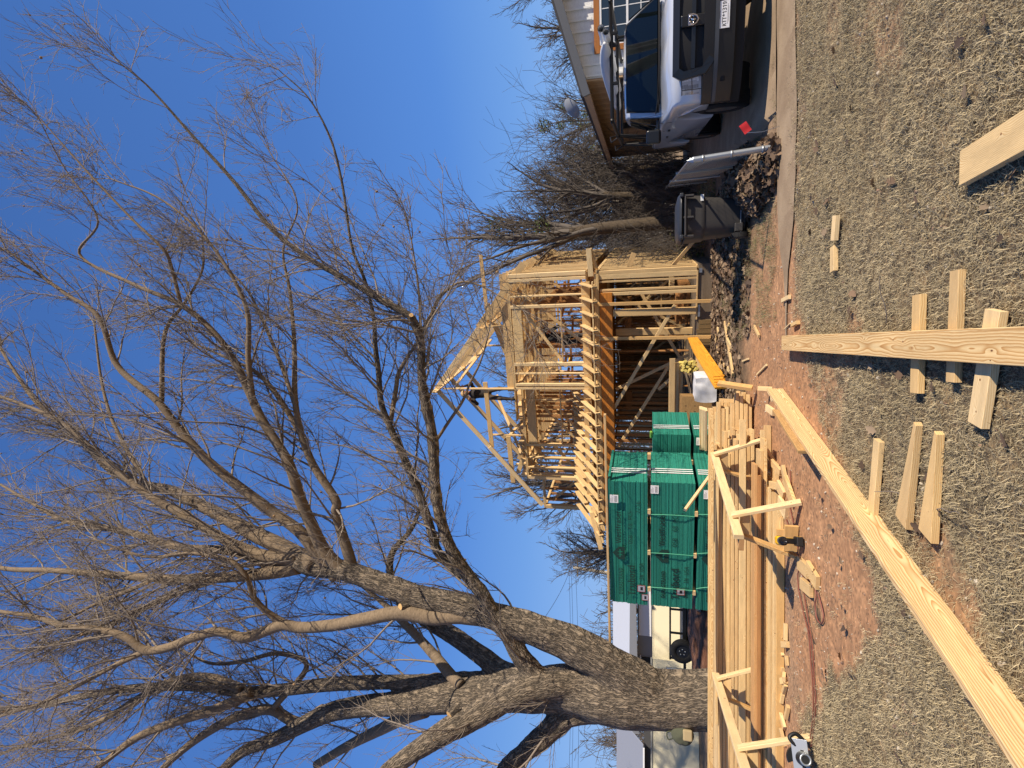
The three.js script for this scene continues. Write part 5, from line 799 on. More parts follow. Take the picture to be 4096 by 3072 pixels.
// ---------------------------------------------------------------- materials and tools lying about
const HW = (u, h, w) => V(2.99 + u * Math.cos(YAW) + w * Math.sin(YAW), h, -14.7 + u * Math.sin(YAW) - w * Math.cos(YAW));
{ // yellow laminated beams leaning from the slab to the ground
  const yl = std({ map: woodTex(33, [222, 160, 52], [186, 118, 30], 512, 128, { knots: 0, k: 12 }), roughness: .55 });
  for (let i = 0; i < 5; i++) { const a = Zp(2786 + i * 3, 1352 + i * 12, -14.2 + i * .12), b = G(2880 + i * 2, 1508 + i * 11, .12); tag(bar(scene, 'laminated_beam', V(a.x, .52 - i * .02, a.z), V(b.x, .14, b.z), .24, .042, yl), 'yellow laminated beam leaning side by side from the slab edge to the ground', 'beam', 'yellow beams by the slab'); }
}
{ // white wrapped bundle
  const g = new THREE.BoxGeometry(.58, .46, .6, 14, 8, 10), p = g.attributes.position; for (let i = 0; i < p.count; i++) { const x = p.getX(i), y = p.getY(i), z = p.getZ(i), n = (fbm(x * 5 + 3, y * 7 + z * 5, 3) - .5) * .07; const l = Math.max(Math.abs(x / .29), Math.abs(y / .26), Math.abs(z / .35)); p.setXYZ(i, x * (1 - .06 * Math.pow(Math.abs(y) / .23, 4)) + n, y + n * .6, z + n); } g.computeVertexNormals();
  const c = G(2850, 1545); const m = mesh('wrapped_bundle', g, std({ color: 0xd9dadc, roughness: .4 })); m.position.set(-.06, .32, -13.3); m.rotation.y = -.25; tag(m, 'bundle wrapped in white plastic sheeting behind the yellow beams', 'bundle');
}
{ // tan strand-board sheets standing on edge
  const r = rng(4);
  for (let i = 0; i < 5; i++) { const a = HW(-4.35, 0, -1.2 + i * .05), b = HW(-3.08, 0, -1.2 + i * .05); const m = bar(scene, 'tan_panel', V(a.x, .38 + i * .012, a.z), V(b.x, .38 + i * .012, b.z), .74, .018, mOsbTan); tag(m, i ? 'tan strand board sheet standing on edge behind the front one' : 'front tan strand board sheet standing on edge, printed BEST', 'panel', 'tan sheets on edge'); if (!i) { const t = inkMat(inkTex((c, w, h) => { c.fillStyle = 'rgba(40,26,12,.95)'; c.font = 'bold 60px sans-serif'; c.fillText('BEST', 30, 280); c.strokeStyle = c.fillStyle; c.lineWidth = 5; for (let k = 0; k < 6; k++) { c.strokeRect(140 + k * 150, 70, 14, 18); c.strokeRect(140 + k * 150, 210, 14, 18); } }, 1024, 512)); mesh('ink_marks', new THREE.PlaneGeometry(1.0, .8).translate(0, 0, .0105), t, m); } }
  for (let i = 0; i < 7; i++) { const a = HW(-3.9 + i * .02, 0, -.85 + i * .06), b = HW(-2.2 - i * .12, 0, -.8 + i * .06); tag(bar(scene, 'edge_board', V(a.x, .98 - (i % 3) * .1, a.z), V(b.x, .98 - (i % 3) * .1, b.z), .14, .03, pw()), 'pale board standing behind the tan sheets', 'board', 'boards behind the tan sheets'); }
  const c = HW(-2.45, 0, -.7); const ib = thing('insulation_bundle', 'heap of yellow rolled material beside the wrapped bundle', 'bundle', V(c.x, .0, c.z)); for (let i = 0; i < 24; i++) { mesh('roll', new THREE.CylinderGeometry(.04, .04, rr(.22, .36), 8).rotateX(Math.PI / 2 + rr(-.4, .4)).rotateZ(rr(-.3, .3)).translate((i % 4) * .07 - .1 + rr(-.03, .03), .42 + Math.floor(i / 4) * .06 + rr(-.02, .02), rr(-.05, .05)), std({ color: 0xcdb964, roughness: .8 }), ib); }
  mesh('pallet', box(.5, .38, .4, 0, .19, 0), pine[3], ib);
}
{ // reddish lumber stacked end-on inside the house
  const r = rng(61); for (let j = 0; j < 9; j++) for (let i = 0; i < 13; i++) { const u = -.75 - i * .094 - rr(0, .006, r), h = .38 + j * .044; if (j > 6 && i < 4) continue; const a = HW(u, h, 2.3 + rr(-.08, .06, r)), b = HW(u, h, 4.0); tag(bar(scene, 'stacked_stud', a, b, .039, .088, rw()), 'reddish stud end-on in the stack inside the house frame', 'stud', 'studs stacked inside the frame'); }
  for (let j = 0; j < 3; j++) for (let i = 0; i < 5; i++) { const a = HW(-.7 - i * .1, .80 + j * .05, 3.2), b = HW(-.7 - i * .1, .80 + j * .05, 3.9); tag(bar(scene, 'stacked_stud', a, b, .042, .09, pine[2]), 'pale stud end-on atop the reddish stack inside the frame', 'stud', 'pale studs atop the inside stack'); }
}
// offcuts scattered on the soil
{
  const r = rng(808), sc = (px, py, L, w, t, yaw, tilt, label, m) => { const p = G(px, py), g = plankGeo(L, t, w, (px * 3 + py) % 90, .0025), o = mesh('offcut', g, m ?? pw()); o.position.set(p.x, t / 2 + Math.abs(Math.sin(tilt)) * L * .3 + .002, p.z); o.rotation.set(0, yaw, tilt, 'YXZ'); return tag(o, label, 'offcut', label.includes('heap') ? 'offcut heap by the long joist' : label.includes('litter') ? 'offcuts in the litter' : label.includes('trail') ? 'offcut trail along the boards' : undefined); };
  for (const [x, y, L, w, a, b] of [[3100, 1830, .22, .14, .3, .5], [3118, 1870, .28, .09, 1.2, .2], [3090, 1900, .34, .09, 1.5, .1], [3108, 1925, .32, .09, 1.35, .25], [3125, 1945, .26, .09, 1.6, .4], [3135, 1960, .2, .14, .9, .2], [3098, 1960, .22, .09, 2.0, .5], [3145, 1890, .16, .09, .4, .1]]) sc(x, y, L, w, .038, a, b, 'offcut tossed on the heap beside the long joist');
  sc(3170, 1965, .34, .14, .038, .75, .12, 'square-cut offcut leaning on the heap edge with visible rings', pine[1]); sc(3142, 2030, .27, .16, .038, 1.2, .1, 'knotty offcut under the wire by the sawhorse', pine[2]);
  { const p = G(3196, 2105), q = G(3190, 2205); tag(bar(scene, 'offcut', V(p.x, .075, p.z), V(q.x, .075, q.z), .14, .038, pine[4]), 'board offcut standing on edge behind the drill', 'offcut'); }
  sc(3226, 2270, .26, .14, .038, 1.5, .1, 'upright offcut right of the grainy offcut', pine[3]); sc(3262, 2300, .30, .14, .038, 1.35, .05, 'grainy offcut lying near the coiled cord', pine[1]); sc(3238, 2350, .26, .12, .038, 1.6, .1, 'offcut with a dark end by the coiled cord', pine[3]);
  for (let i = 0; i < 17; i++) sc(3128 + rr(-6, 34, r), 2520 + i * 30 + rr(-10, 10, r), rr(.09, .2, r), rr(.05, .09, r), .038, rr(0, 3.1, r), rr(-.3, .5, r), 'small pale offcut in the trail along the lowest boards');
  sc(3150, 1195, .36, .05, .03, 1.55, 0, 'thin pale offcut flat on the concrete walk', pine[2]); sc(3190, 1295, .24, .04, .04, 1.6, 0, 'stubby offcut at the edge of the walk', pine[1]); sc(3152, 1305, .3, .016, .012, 1.7, 0, 'thin white lath on the walk', pine[2]);
  sc(3032, 1325, .4, .05, .03, 1.1, 0, 'slat lying in the branch shadow on red soil', pine[3]); sc(3050, 1480, .7, .03, .02, 1.75, 0, 'thin lath lying on red soil', pine[2]); sc(2985, 1440, .6, .03, .02, 1.6, 0, 'thin lath lying near the yellow beams', pine[2]);
  sc(3092, 1640, .22, .09, .038, 1.3, .2, 'pointed offcut on the camera side of the long joist', pine[2]); sc(3085, 1555, .2, .06, .04, 1.5, .9, 'short stake standing beside the joist end', pine[0]);
  { const a = G(2905, 1290, .02), b = G(2932, 1500, .05); tag(bar(scene, 'slat', V(a.x, .05, a.z), V(b.x, .05, b.z), .04, .09, pine[3]), 'long slat lying in front of the slab', 'slat'); }
  for (const [x, y] of [[2918, 1310], [2880, 1330], [2875, 1400], [2890, 1450], [2930, 1380], [2905, 1470], [2868, 1355], [2925, 1480]]) sc(x, y, rr(.15, .35, r), .09, .038, rr(0, 3, r), rr(0, .4, r), 'offcut in the litter below the slab');
  // upright boards stuck between the piles
  for (const [x, y, h] of [[2985, 1610, .42], [3010, 1690, .30], [2960, 1650, .5]]) { const p = G(x, y); tag(bar(scene, 'propped_board', V(p.x, 0, p.z), V(p.x + .02, h, p.z - .05), .09, .038, pw(), V(1, 0, 0)), 'short board standing on end by the short pile', 'board', 'boards on end by the short pile'); }
  const pa = Zp(2740, 2040, -8.3), pb = Zp(2842, 1900, -8.6); tag(bar(scene, 'leaning_board', pa, pb, .038, .089, pine[2]), 'pale board sticking out of the pile in front of the green panels', 'board');
  for (const [x, y, L] of [[3740, 2030, .5], [3380, 470, .4], [3560, 1290, .35], [3655, 2010, .3]]) { const p = G(x, y), d = rdir(r); d.y = .1; const S = new Shoots(); S.add(wander(V(p.x, .02, p.z), d.normalize(), L, 5, r, .25, V(0, 1, 0), 0), .004, .002, 4); tag(mesh('fallen_twig', S.geo(), mTwig), 'thin fallen twig in the dry grass', 'twig', 'fallen twigs'); }
}
// cordless drill on its battery
{
  const p = G(3216, 2168), o = thing('cordless_drill', 'yellow and black cordless drill lying beside the sawhorse leg', 'drill', V(p.x, .005, p.z), -1.35), Y = std({ color: 0xe0ad12, roughness: .45 });
  mesh('motor_housing', rbox(.105, .07, .075, .022, -.03, .175, 0, 3), Y, o); mesh('vent', box(.05, .03, .077, -.035, .178, 0), blackPlastic, o);
  mesh('gearbox', new THREE.CylinderGeometry(.035, .038, .05, 18).rotateZ(Math.PI / 2).translate(.045, .175, 0), std({ color: 0x6a6e72, metalness: .6, roughness: .4 }), o); mesh('clutch_ring', new THREE.CylinderGeometry(.034, .036, .03, 18).rotateZ(Math.PI / 2).translate(.082, .175, 0), blackPlastic, o); mesh('chuck', new THREE.CylinderGeometry(.016, .030, .06, 18).rotateZ(-Math.PI / 2).translate(.125, .175, 0), steelDark, o); mesh('bit', tube([V(.15, .175, 0), V(.2, .175, 0)], .004, 6), galv, o);
  const h = mesh('handle', new THREE.ExtrudeGeometry((() => { const s = new THREE.Shape(); s.moveTo(-.05, .15); s.lineTo(-.075, .05); s.lineTo(-.03, .05); s.lineTo(0, .15); return s; })(), { depth: .034, bevelEnabled: true, bevelSize: .006, bevelThickness: .006, bevelSegments: 2 }).translate(0, 0, -.017), blackPlastic, o); mesh('grip_inlay', box(.012, .06, .05, -.045, .10, 0), Y, h);
  const b = mesh('battery', rbox(.12, .055, .08, .010, -.035, .029, 0), blackPlastic, o); mesh('battery_badge', box(.05, .03, .082, -.02, .03, 0), Y, b); mesh('maker_mark', box(.03, .012, .0835, -.02, .03, 0), std({ color: 0x1a1a1a }), b);
  o.scale.setScalar(1.25);
}
// circular saw at the lower corner
{
  const p = G(3262, 3040), o = thing('circular_saw', 'circular saw tipped on the soil with its grey base plate up', 'saw', V(p.x, .02, p.z), .5), alu = std({ color: 0xa8acae, roughness: .4, metalness: .8 });
  const plate = mesh('base_plate', rbox(.32, .004, .15, .002, 0, .0, 0), alu, o); plate.rotation.set(1.15, 0, .1); plate.position.set(0, .12, .04); mesh('plate_slot', box(.18, .006, .03, -.02, 0, .02), blackPlastic, plate);
  mesh('motor', new THREE.CylinderGeometry(.055, .06, .14, 20).rotateX(Math.PI / 2).translate(.0, .11, .12), blackPlastic, o); mesh('motor_cap', new THREE.TorusGeometry(.045, .010, 8, 20).translate(0, .11, .19), galv, o);
  mesh('blade_guard', new THREE.CylinderGeometry(.105, .105, .05, 26, 1, false, 0, 3.6).rotateX(Math.PI / 2).translate(-.01, .13, -.03), steelDark, o); mesh('blade', new THREE.CylinderGeometry(.09, .09, .003, 36).rotateX(Math.PI / 2).translate(-.01, .10, -.03), alu, o);
  mesh('handle', tube(smoothPath([V(.08, .13, .02), V(.16, .20, .02), V(.2, .14, .02), V(.15, .07, .02)], 5), .02, 10), blackPlastic, o);
}
{ // reddish cords
  const cm = std({ color: 0x7e4a3c, roughness: .6 }), cord = (pts, label) => { const P = smoothPath(pts.map(([x, y]) => { const q = G(x, y); q.y = .012; return q; }), 8); return tag(mesh('extension_cord', tube(P, .0065, 7), cm), label, 'cord'); };
  cord([[3165, 1880], [3168, 1960], [3160, 2000], [3176, 2080], [3194, 2170], [3200, 2260], [3215, 2300], [3222, 2380], [3238, 2480], [3256, 2600], [3262, 2720], [3268, 2800], [3262, 2900], [3250, 2990]], 'reddish extension cord running from the offcut heap to the saw');
  cord([[3205, 2270], [3196, 2300], [3200, 2360], [3216, 2440], [3240, 2540], [3248, 2640], [3256, 2740], [3258, 2850], [3246, 2960], [3240, 3010]], 'second reddish cord running beside the first to the saw');
  cord([[3232, 2300], [3262, 2330], [3285, 2400], [3300, 2470], [3290, 2495], [3272, 2470], [3266, 2420], [3270, 2380], [3258, 2330], [3232, 2300]], 'loop of reddish cord near the grainy offcut');
  cord([[3135, 1960], [3128, 2000], [3140, 2050], [3158, 2100]], 'short end of reddish cord under the offcuts');
}
// ---------------------------------------------------------------- left side behind the big tree
function ribbed(L, H, pitch, dep, mat, name, parent, pos, ry) { const n = Math.round(L / pitch), s = new THREE.Shape(); s.moveTo(0, 0); for (let i = 0; i < n; i++) { const x = i * pitch; s.lineTo(x + pitch * .55, 0); s.lineTo(x + pitch * .66, dep); s.lineTo(x + pitch * .88, dep); s.lineTo(x + pitch, 0); } s.lineTo(L, -.01); s.lineTo(0, -.01); const g = new THREE.ExtrudeGeometry(s, { depth: H, bevelEnabled: false }).rotateX(-Math.PI / 2).translate(-L / 2, 0, 0); const m = mesh(name, g, mat, parent); m.position.copy(pos); m.rotation.y = ry; return m; }
{
  const cream = std({ color: 0xd8cfae, roughness: .6 });
  const o = thing('metal_fence', 'cream ribbed metal fence crossed by branch shadows, behind the trunk', 'fence', V(-9.9, 0, -19.6), .32);
  for (let i = 0; i < 4; i++) { const p = ribbed(2.3, 1.40, .115, .012, cream, 'panel', o, V(-3.45 + i * 2.302, 0, 0), 0); }
  mesh('top_trim', box(9.3, .04, .03, 0, 1.41, .01), cream, o);
  const o2 = thing('metal_fence', 'cream deep-ribbed metal fence left of the trunk, a backpack in front', 'fence', V(-14.6, 0, -17.6), .30);
  for (let i = 0; i < 4; i++) ribbed(2.2, 1.46, .22, .04, cream, 'panel', o2, V(-2.2 + i * 2.202, 0, 0), 0); mesh('top_trim', box(8.9, .05, .06, 1.1, 1.475, .02), std({ color: 0x9a988c, roughness: .6 }), o2);
}
{ // trailer parked in front of the cream fence
  const c = V(-7.75, 0, -16.6), o = thing('flat_trailer', 'black utility trailer with its wheel showing, in front of the cream fence', 'trailer', V(c.x, 0, c.z), -.02);
  const w = mesh('wheel', new THREE.TorusGeometry(.25, .1, 12, 30).translate(0, .62, 0), rubber, o); mesh('rim', new THREE.CylinderGeometry(.17, .17, .12, 20).rotateX(Math.PI / 2).translate(0, .62, 0), std({ color: 0x2b2c2e, roughness: .5, metalness: .5 }), w); for (let i = 0; i < 5; i++) mesh('lug_nut', new THREE.SphereGeometry(.02, 6, 5).translate(Math.cos(i * 1.257) * .08, .62 + Math.sin(i * 1.257) * .08, .07), galv, w);
  mesh('frame', box(2.6, .10, 1.4, .9, .55, -.9), steelDark, o); mesh('rail', box(2.6, .05, .05, .9, .95, -.25), steelDark, o); for (const x of [-.35, .4, 1.1, 1.9]) mesh('stake', box(.05, .45, .05, x, .75, -.25), steelDark, o); mesh('tongue', box(1.2, .08, .08, -.9, .5, -.8), steelDark, o);
  mesh('jack', tube([V(-.75, .1, -.4), V(-.75, 1.05, -.4)], .035, 8), galv, o); mesh('jack_handle', tube([V(-.75, 1.05, -.4), V(-.72, 1.1, -.25)], .015, 6), galv, o); mesh('tool_box', box(.9, .35, .5, .9, .3, -.2), blackPlastic, o); mesh('undercarriage', box(1.6, .3, .5, .5, .3, -.9), blackPlastic, o);
}
{ // mound of dug earth
  const g = new THREE.SphereGeometry(1, 48, 24, 0, 6.2832, 0, 1.6), p = g.attributes.position; for (let i = 0; i < p.count; i++) { const x = p.getX(i), y = p.getY(i), z = p.getZ(i), n = fbm(x * 2.2 + 5, z * 2.2 + y, 4) - .5, k = 1 + n * .45 + (fbm(x * 9, z * 9 + y * 4, 2) - .5) * .12; p.setXYZ(i, x * k, Math.max(-.05, y * k), z * k); } g.computeVertexNormals();
  const m = mesh('earth_mound', g, std({ map: gtex(91, [112, 76, 54], 60, 30, 30), roughness: 1 })); m.position.set(-6.15, -.03, -14.3); m.scale.set(1.7, .62, 1.1); tag(m, 'heap of dug brown earth between the green panels and the trunk', 'earth heap');
  const m2 = m.clone(); m2.name = numbered('earth_mound'); m2.position.set(-4.2, -.03, -15.4); m2.scale.set(1.3, .4, .8); m2.rotation.y = 2; scene.add(m2); tag(m2, 'lower earth heap beside the end of the green panel stacks', 'earth heap');
  const r = rng(3), t = new THREE.PlaneGeometry(.5, .3, 8, 6), q = t.attributes.position; for (let i = 0; i < q.count; i++) q.setZ(i, (fbm(q.getX(i) * 5, q.getY(i) * 5 + 3, 3) - .5) * .3); t.computeVertexNormals(); const tp = mesh('plastic_sheet', t, std({ color: 0x3c424b, roughness: .35, side: THREE.DoubleSide })); tp.position.set(-5.1, .42, -13.6); tp.rotation.set(-1.0, .3, .2); tag(tp, 'crumpled dark plastic sheet on the earth heap', 'sheet');
}
{ // low buildings beyond
  const ribT = dtex(256, 64, (u, v) => { const k = (u * 16) % 1; const b = k < .25 ? 150 : 118; return [b, b + 2, b + 6]; });
  const rf = std({ color: 0x9b9ea3, roughness: .45, metalness: .3 }), wallM = std({ color: 0x8d8b86, roughness: .8 }), trimW = std({ color: 0xe2e3e2, roughness: .6 }), dk = std({ color: 0x1c1f22, roughness: .3 });
  const o = thing('grey_shed', 'low shed with grey ribbed metal roof and white window trim, left of the trunk', 'shed', V(-20.5, 0, -24.5), .04);
  mesh('wall', box(9, 1.75, 4, 0, .87, -2.2), std({ color: 0x3e3f40, roughness: .8 }), o); { const m = ribbed(9.6, 2.5, .23, .03, rf, 'roof', o, V(0, 1.78, .25), 0); m.rotation.x = -1.05; }
  for (const x of [-3.0, 1.9]) { const w = mesh('window', box(1.5, .5, .04, x, 1.35, -.17), dk, o); mesh('window_frame', box(1.7, .08, .08, x, 1.62, -.14), trimW, w); mesh('window_frame', box(1.7, .08, .08, x, 1.06, -.14), trimW, w); for (const e of [-.8, .8]) mesh('window_frame', box(.1, .5, .08, x + e, 1.35, -.14), trimW, w); }
  mesh('door', box(.8, 1.6, .05, -.6, .85, -.16), trimW, o); mesh('eave_trim', box(9.4, .07, .06, 0, 1.76, .27), trimW, o);
  const b = thing('ribbed_roof_building', 'building with pale ribbed roof and a dark porch behind the cream fence', 'building', V(-13.2, 0, -29), -.05);
  mesh('wall', box(8.4, 2.1, 4, 0, 1.05, -2), wallM, b); { const m = ribbed(6.6, 2.2, .26, .035, std({ color: 0xc9cdd2, roughness: .4, metalness: .2 }), 'roof', b, V(1.3, 2.15, .35), 0); m.rotation.x = -.95; }
  mesh('porch_roof', (() => { const s = new THREE.Shape(); s.moveTo(-4.6, 2.02); s.lineTo(3.9, 2.2); s.lineTo(3.9, 2.45); s.lineTo(-1.6, 2.5); s.lineTo(-4.6, 2.9); return new THREE.ExtrudeGeometry(s, { depth: .25, bevelEnabled: false }).translate(0, 0, .4); })(), std({ color: 0x83868b, roughness: .7 }), b);
  mesh('siding', box(2.6, .62, .06, 1.6, 1.72, .08), trimW, b); const dw = mesh('window', box(1.5, .55, .05, -1.6, 1.65, .08), dk, b); mesh('window_frame', box(1.7, .06, .08, -1.6, 1.95, .1), trimW, dw); const dw2 = mesh('window', box(.7, .5, .05, -3.2, 1.6, .08), dk, b); mesh('window_frame', box(.85, .05, .08, -3.2, 1.87, .1), trimW, dw2); mesh('railing', box(1.2, .3, .03, -1.8, 1.5, .2), dk, b);
}
{ // backpack and cases by the trunk
  const c = Zp(2730, 2938, -9.9), o = thing('backpack', 'olive green backpack with tan panel hanging left of the trunk', 'backpack', V(c.x, c.y - .18, c.z), .3), ol = std({ color: 0x4a4d3c, roughness: .9 }), tn = std({ color: 0x9a8a68, roughness: .9 });
  const g = new THREE.SphereGeometry(.5, 24, 18).scale(.30, .38, .22).translate(0, .18, 0), p = g.attributes.position; for (let i = 0; i < p.count; i++) { const k = 1 + (fbm(p.getX(i) * 14, p.getY(i) * 14 + p.getZ(i) * 9, 2) - .5) * .3; p.setX(i, p.getX(i) * k * 1.15); p.setZ(i, p.getZ(i) * k); } g.computeVertexNormals(); mesh('bag_body', g, ol, o); mesh('front_pocket', rbox(.18, .16, .08, .03, .02, .1, .09), tn, o); mesh('carry_loop', tube(smoothPath([V(-.08, .34, 0), V(-.10, .42, .02), V(.0, .44, .02), V(.03, .35, 0)], 5), .012, 6), ol, o);
  const cs = thing('tool_case', 'black tool case on the ground behind the trunk', 'case', V(c.x + .18, 0, c.z - .1), .2); mesh('case_shell', rbox(.55, .42, .4, .03, 0, .22, 0), blackPlastic, cs); mesh('case_lid', rbox(.56, .12, .41, .02, 0, .48, 0), std({ color: 0x1d1d1d, roughness: .5 }), cs); mesh('latch', rbox(.08, .06, .02, .005, 0, .42, .21), galv, cs); mesh('case_label', box(.12, .07, .004, .14, .28, .203), mWhite, cs);
  const st = mesh('straw_patch', (() => { const S = new Shoots(), r = rng(9); for (let i = 0; i < 900; i++) { const x = rr(-.9, .9, r), z = rr(-.35, .35, r); S.add(wander(V(x, rr(0, .14, r), z), V(rr(-1, 1, r), rr(.0, .7, r), rr(-1, 1, r)).normalize(), rr(.08, .22, r), 2, r, .2, V(0, 1, 0), -.1), .004, .002, 3); } return S.geo(); })(), std({ color: 0xb59b66, roughness: .9 })); st.position.set(-9.6, 0, -13.2); tag(st, 'patch of loose dry straw by the deep-ribbed fence', 'straw', null, 'stuff');
}
{ // power pole and lines
  const a = Zp(2292, 2270, -42), o = thing('power_pole', 'pale wooden power pole above the green panel stack', 'pole', V(a.x, 0, -42)); const b = Zp(2420, 2292, -42); mesh('pole', tube([V(b.x - a.x - .35, -.2, 0), V(0, a.y, 0)], [.16, .11], 10), std({ color: 0xa9a08e, roughness: .9 }), o); mesh('cross_arm', box(1.5, .1, .1, .1, a.y - .35, 0), std({ color: 0x8a8070, roughness: .9 }), o);
  const wire = (p1, p2, sag, label) => { const P = []; for (let i = 0; i <= 14; i++) { const t = i / 14, q = p1.clone().lerp(p2, t); q.y -= sag * 4 * t * (1 - t); P.push(q); } tag(mesh('power_line', tube(P, .012, 4), std({ color: 0x2c2e31, roughness: .6 })), label, 'cable', 'overhead power lines'); };
  const L = 'thin overhead power line passing behind the bare trees';
  for (const [y0, y1] of [[2268, 2262], [2276, 2274], [2290, 2300]]) wire(Zp(y0 - 12, 1900, -44), Zp(y1 + 6, 3300, -40), .4, L);
  wire(Zp(2282, 2270, -42), Zp(2110, 2560, -30), .3, L); wire(Zp(2110, 2560, -30), Zp(2010, 2700, -26), .1, L);
  for (const y of [2470, 2478, 2500]) wire(Zp(y, 2380, -34), Zp(y + 2, 3200, -34), .1, L);
}
// ---------------------------------------------------------------- two workers in the frame
const skinM = std({ color: 0x9a6a4c, roughness: .6 });
function paintBy(g, fn) { const p = g.attributes.position, c = new Float32Array(p.count * 3); for (let i = 0; i < p.count; i++) { const q = fn(p.getX(i), p.getY(i), p.getZ(i)); c[i * 3] = q[0]; c[i * 3 + 1] = q[1]; c[i * 3 + 2] = q[2]; } g.setAttribute('color', new THREE.BufferAttribute(c, 3)); return g; }
function headGeo() { // +z is the face
  return sdfMesh([[[0, .03, 0], [0, .03, -.01], .092, .095], [[0, -.03, .015], [0, -.075, .03], .07, .05], [[0, .02, .085], [0, -.025, .108], .012, .017], [[-.085, 0, -.005], [-.09, -.03, -.008], .018, .014], [[.085, 0, -.005], [.09, -.03, -.008], .018, .014], [[0, -.07, -.01], [0, -.17, -.03], .055, .058], [[-.03, -.062, .075], [.03, -.062, .075], .010, .010], [[-.035, .032, .083], [.035, .032, .083], .012, .012]], [-.13, -.2, -.14], [.13, .15, .15], .008, .018);
}
function handBones(w, d, up, open = .5) { // palm and five bent fingers leaving wrist w along d
  const s = d.clone().cross(up).normalize(), B = [], v = q => [q.x, q.y, q.z], pal = w.clone().addScaledVector(d, .085); B.push([v(w), v(pal), .026, .034]);
  for (let i = 0; i < 4; i++) { const r = pal.clone().addScaledVector(s, (i - 1.5) * .021), L = [.036, .042, .040, .030][i], m = r.clone().addScaledVector(d, L), t = m.clone().addScaledVector(d, L * .45).addScaledVector(up, -L * .8); B.push([v(pal.clone().addScaledVector(s, (i - 1.5) * .018)), v(r), .013, .010], [v(r), v(m), .010, .009], [v(m), v(t), .009, .008]); }
  const th = w.clone().addScaledVector(d, .035).addScaledVector(s, -.035), tm = th.clone().addScaledVector(s, -.03).addScaledVector(d, .03), tt = tm.clone().addScaledVector(d, .03).addScaledVector(up, -.012); B.push([v(th), v(tm), .012, .011], [v(tm), v(tt), .011, .009]); return B;
}
function worker(o) {
  const g = thing('person', o.label, 'person', o.pos, o.ry), J = o.J, b = [], A = (a, c, r0, r1) => b.push([J[a], J[c], r0, r1]);
  A('hip', 'waist', .125, .12); A('waist', 'chest', .125, .145); A('chest', 'neck', .13, .065); b.push([[J.chest[0] - .16, J.chest[1] + .10, J.chest[2]], [J.chest[0] + .16, J.chest[1] + .10, J.chest[2]], .075, .075]);
  for (const s of ['L', 'R']) { A('sh' + s, 'el' + s, .062, .05); A('el' + s, 'wr' + s, .05, .034); A('hp' + s, 'kn' + s, .09, .062); A('kn' + s, 'an' + s, .06, .045); b.push([J['an' + s], [J['an' + s][0] + (o.toe?.[0] ?? 0), J['an' + s][1] - .05, J['an' + s][2] + .15], .045, .04]); }
  const lo = [9, 9, 9], hi = [-9, -9, -9]; for (const q of b) for (const p of [q[0], q[1]]) for (let i = 0; i < 3; i++) { lo[i] = Math.min(lo[i], p[i] - .2); hi[i] = Math.max(hi[i], p[i] + .2); }
  const body = sdfMesh(b, lo, hi, .02, .05, (p, s) => s + (fbm(p[0] * 9 + p[2] * 4, p[1] * 9, 2) - .5) * .016);
  const hd = o.headAt, V3 = q => V(...q), hands = ['L', 'R'].map(s => { const w = V3(J['wr' + s]), d = w.clone().sub(V3(J['el' + s])).normalize(), up = Math.abs(d.y) > .8 ? V(0, 0, 1) : V(0, 1, 0), bb = handBones(w, d, up); const l = [w.x - .16, w.y - .16, w.z - .16], h = [w.x + .16, w.y + .16, w.z + .16]; return sdfMesh(bb, l, h, .006, .008); });
  const hg = headGeo(); hg.rotateX(o.nod ?? 0).rotateY(o.turn ?? 0).translate(...hd);
  const cloth = o.cloth, one = merge([body, ...hands, hg].map((q, i) => { const z = q.toNonIndexed(); return z; }));
  // clothes are dyed by region: jacket above the belt, trousers below, skin on face and hands
  const nb = body.index.count, nh = hands.reduce((s, h) => s + h.index.count, 0); let ii = 0; const P = one.attributes.position, C = new Float32Array(P.count * 3), lin = h => new THREE.Color(h), col = { top: lin(o.top), leg: lin(o.leg), skin: lin(o.glove ?? 0x9a6a4c), face: lin(0x9a6a4c), shoe: lin(0x2a211a), eye: lin(0x1a1412) };
  for (let i = 0; i < P.count; i++) { let c; const y = P.getY(i); if (i < nb) c = y < J.anL[1] + .03 && y < .14 ? col.shoe : (y < J.hip[1] + .02 ? col.leg : col.top); else if (i < nb + nh) c = col.skin; else c = col.face; C[i * 3] = c.r; C[i * 3 + 1] = c.g; C[i * 3 + 2] = c.b; }
  one.setAttribute('color', new THREE.BufferAttribute(C, 3)); mesh('body', one, std({ vertexColors: true, roughness: .85 }), g);
  const q = new THREE.Quaternion().setFromEuler(new THREE.Euler(o.nod ?? 0, o.turn ?? 0, 0, 'YXZ')), place = m => { m.quaternion.copy(q); m.position.set(...hd); return m; };
  for (const s of [-1, 1]) place(mesh('eye', new THREE.SphereGeometry(.011, 8, 6).translate(s * .034, .012, .083), std({ color: 0x15110f, roughness: .3 }), g));
  place(mesh('hair', new THREE.SphereGeometry(.104, 20, 12, 0, 6.2832, 0, 1.75).rotateX(-.45).translate(0, .035, -.008), std({ color: 0x17120f, roughness: .9 }), g));
  if (o.cap) { place(mesh('cap', new THREE.SphereGeometry(.112, 20, 10, 0, 6.2832, 0, 1.35).rotateX(-.12).translate(0, .04, -.005), std({ color: o.cap, roughness: .9 }), g)); if (o.brim) place(mesh('cap_brim', new THREE.CylinderGeometry(.09, .09, .008, 20, 1, false, -1.3, 2.6).scale(1, 1, 1.2).translate(0, .075, .07), std({ color: o.cap, roughness: .9 }), g)); }
  o.more?.(g); return g;
}
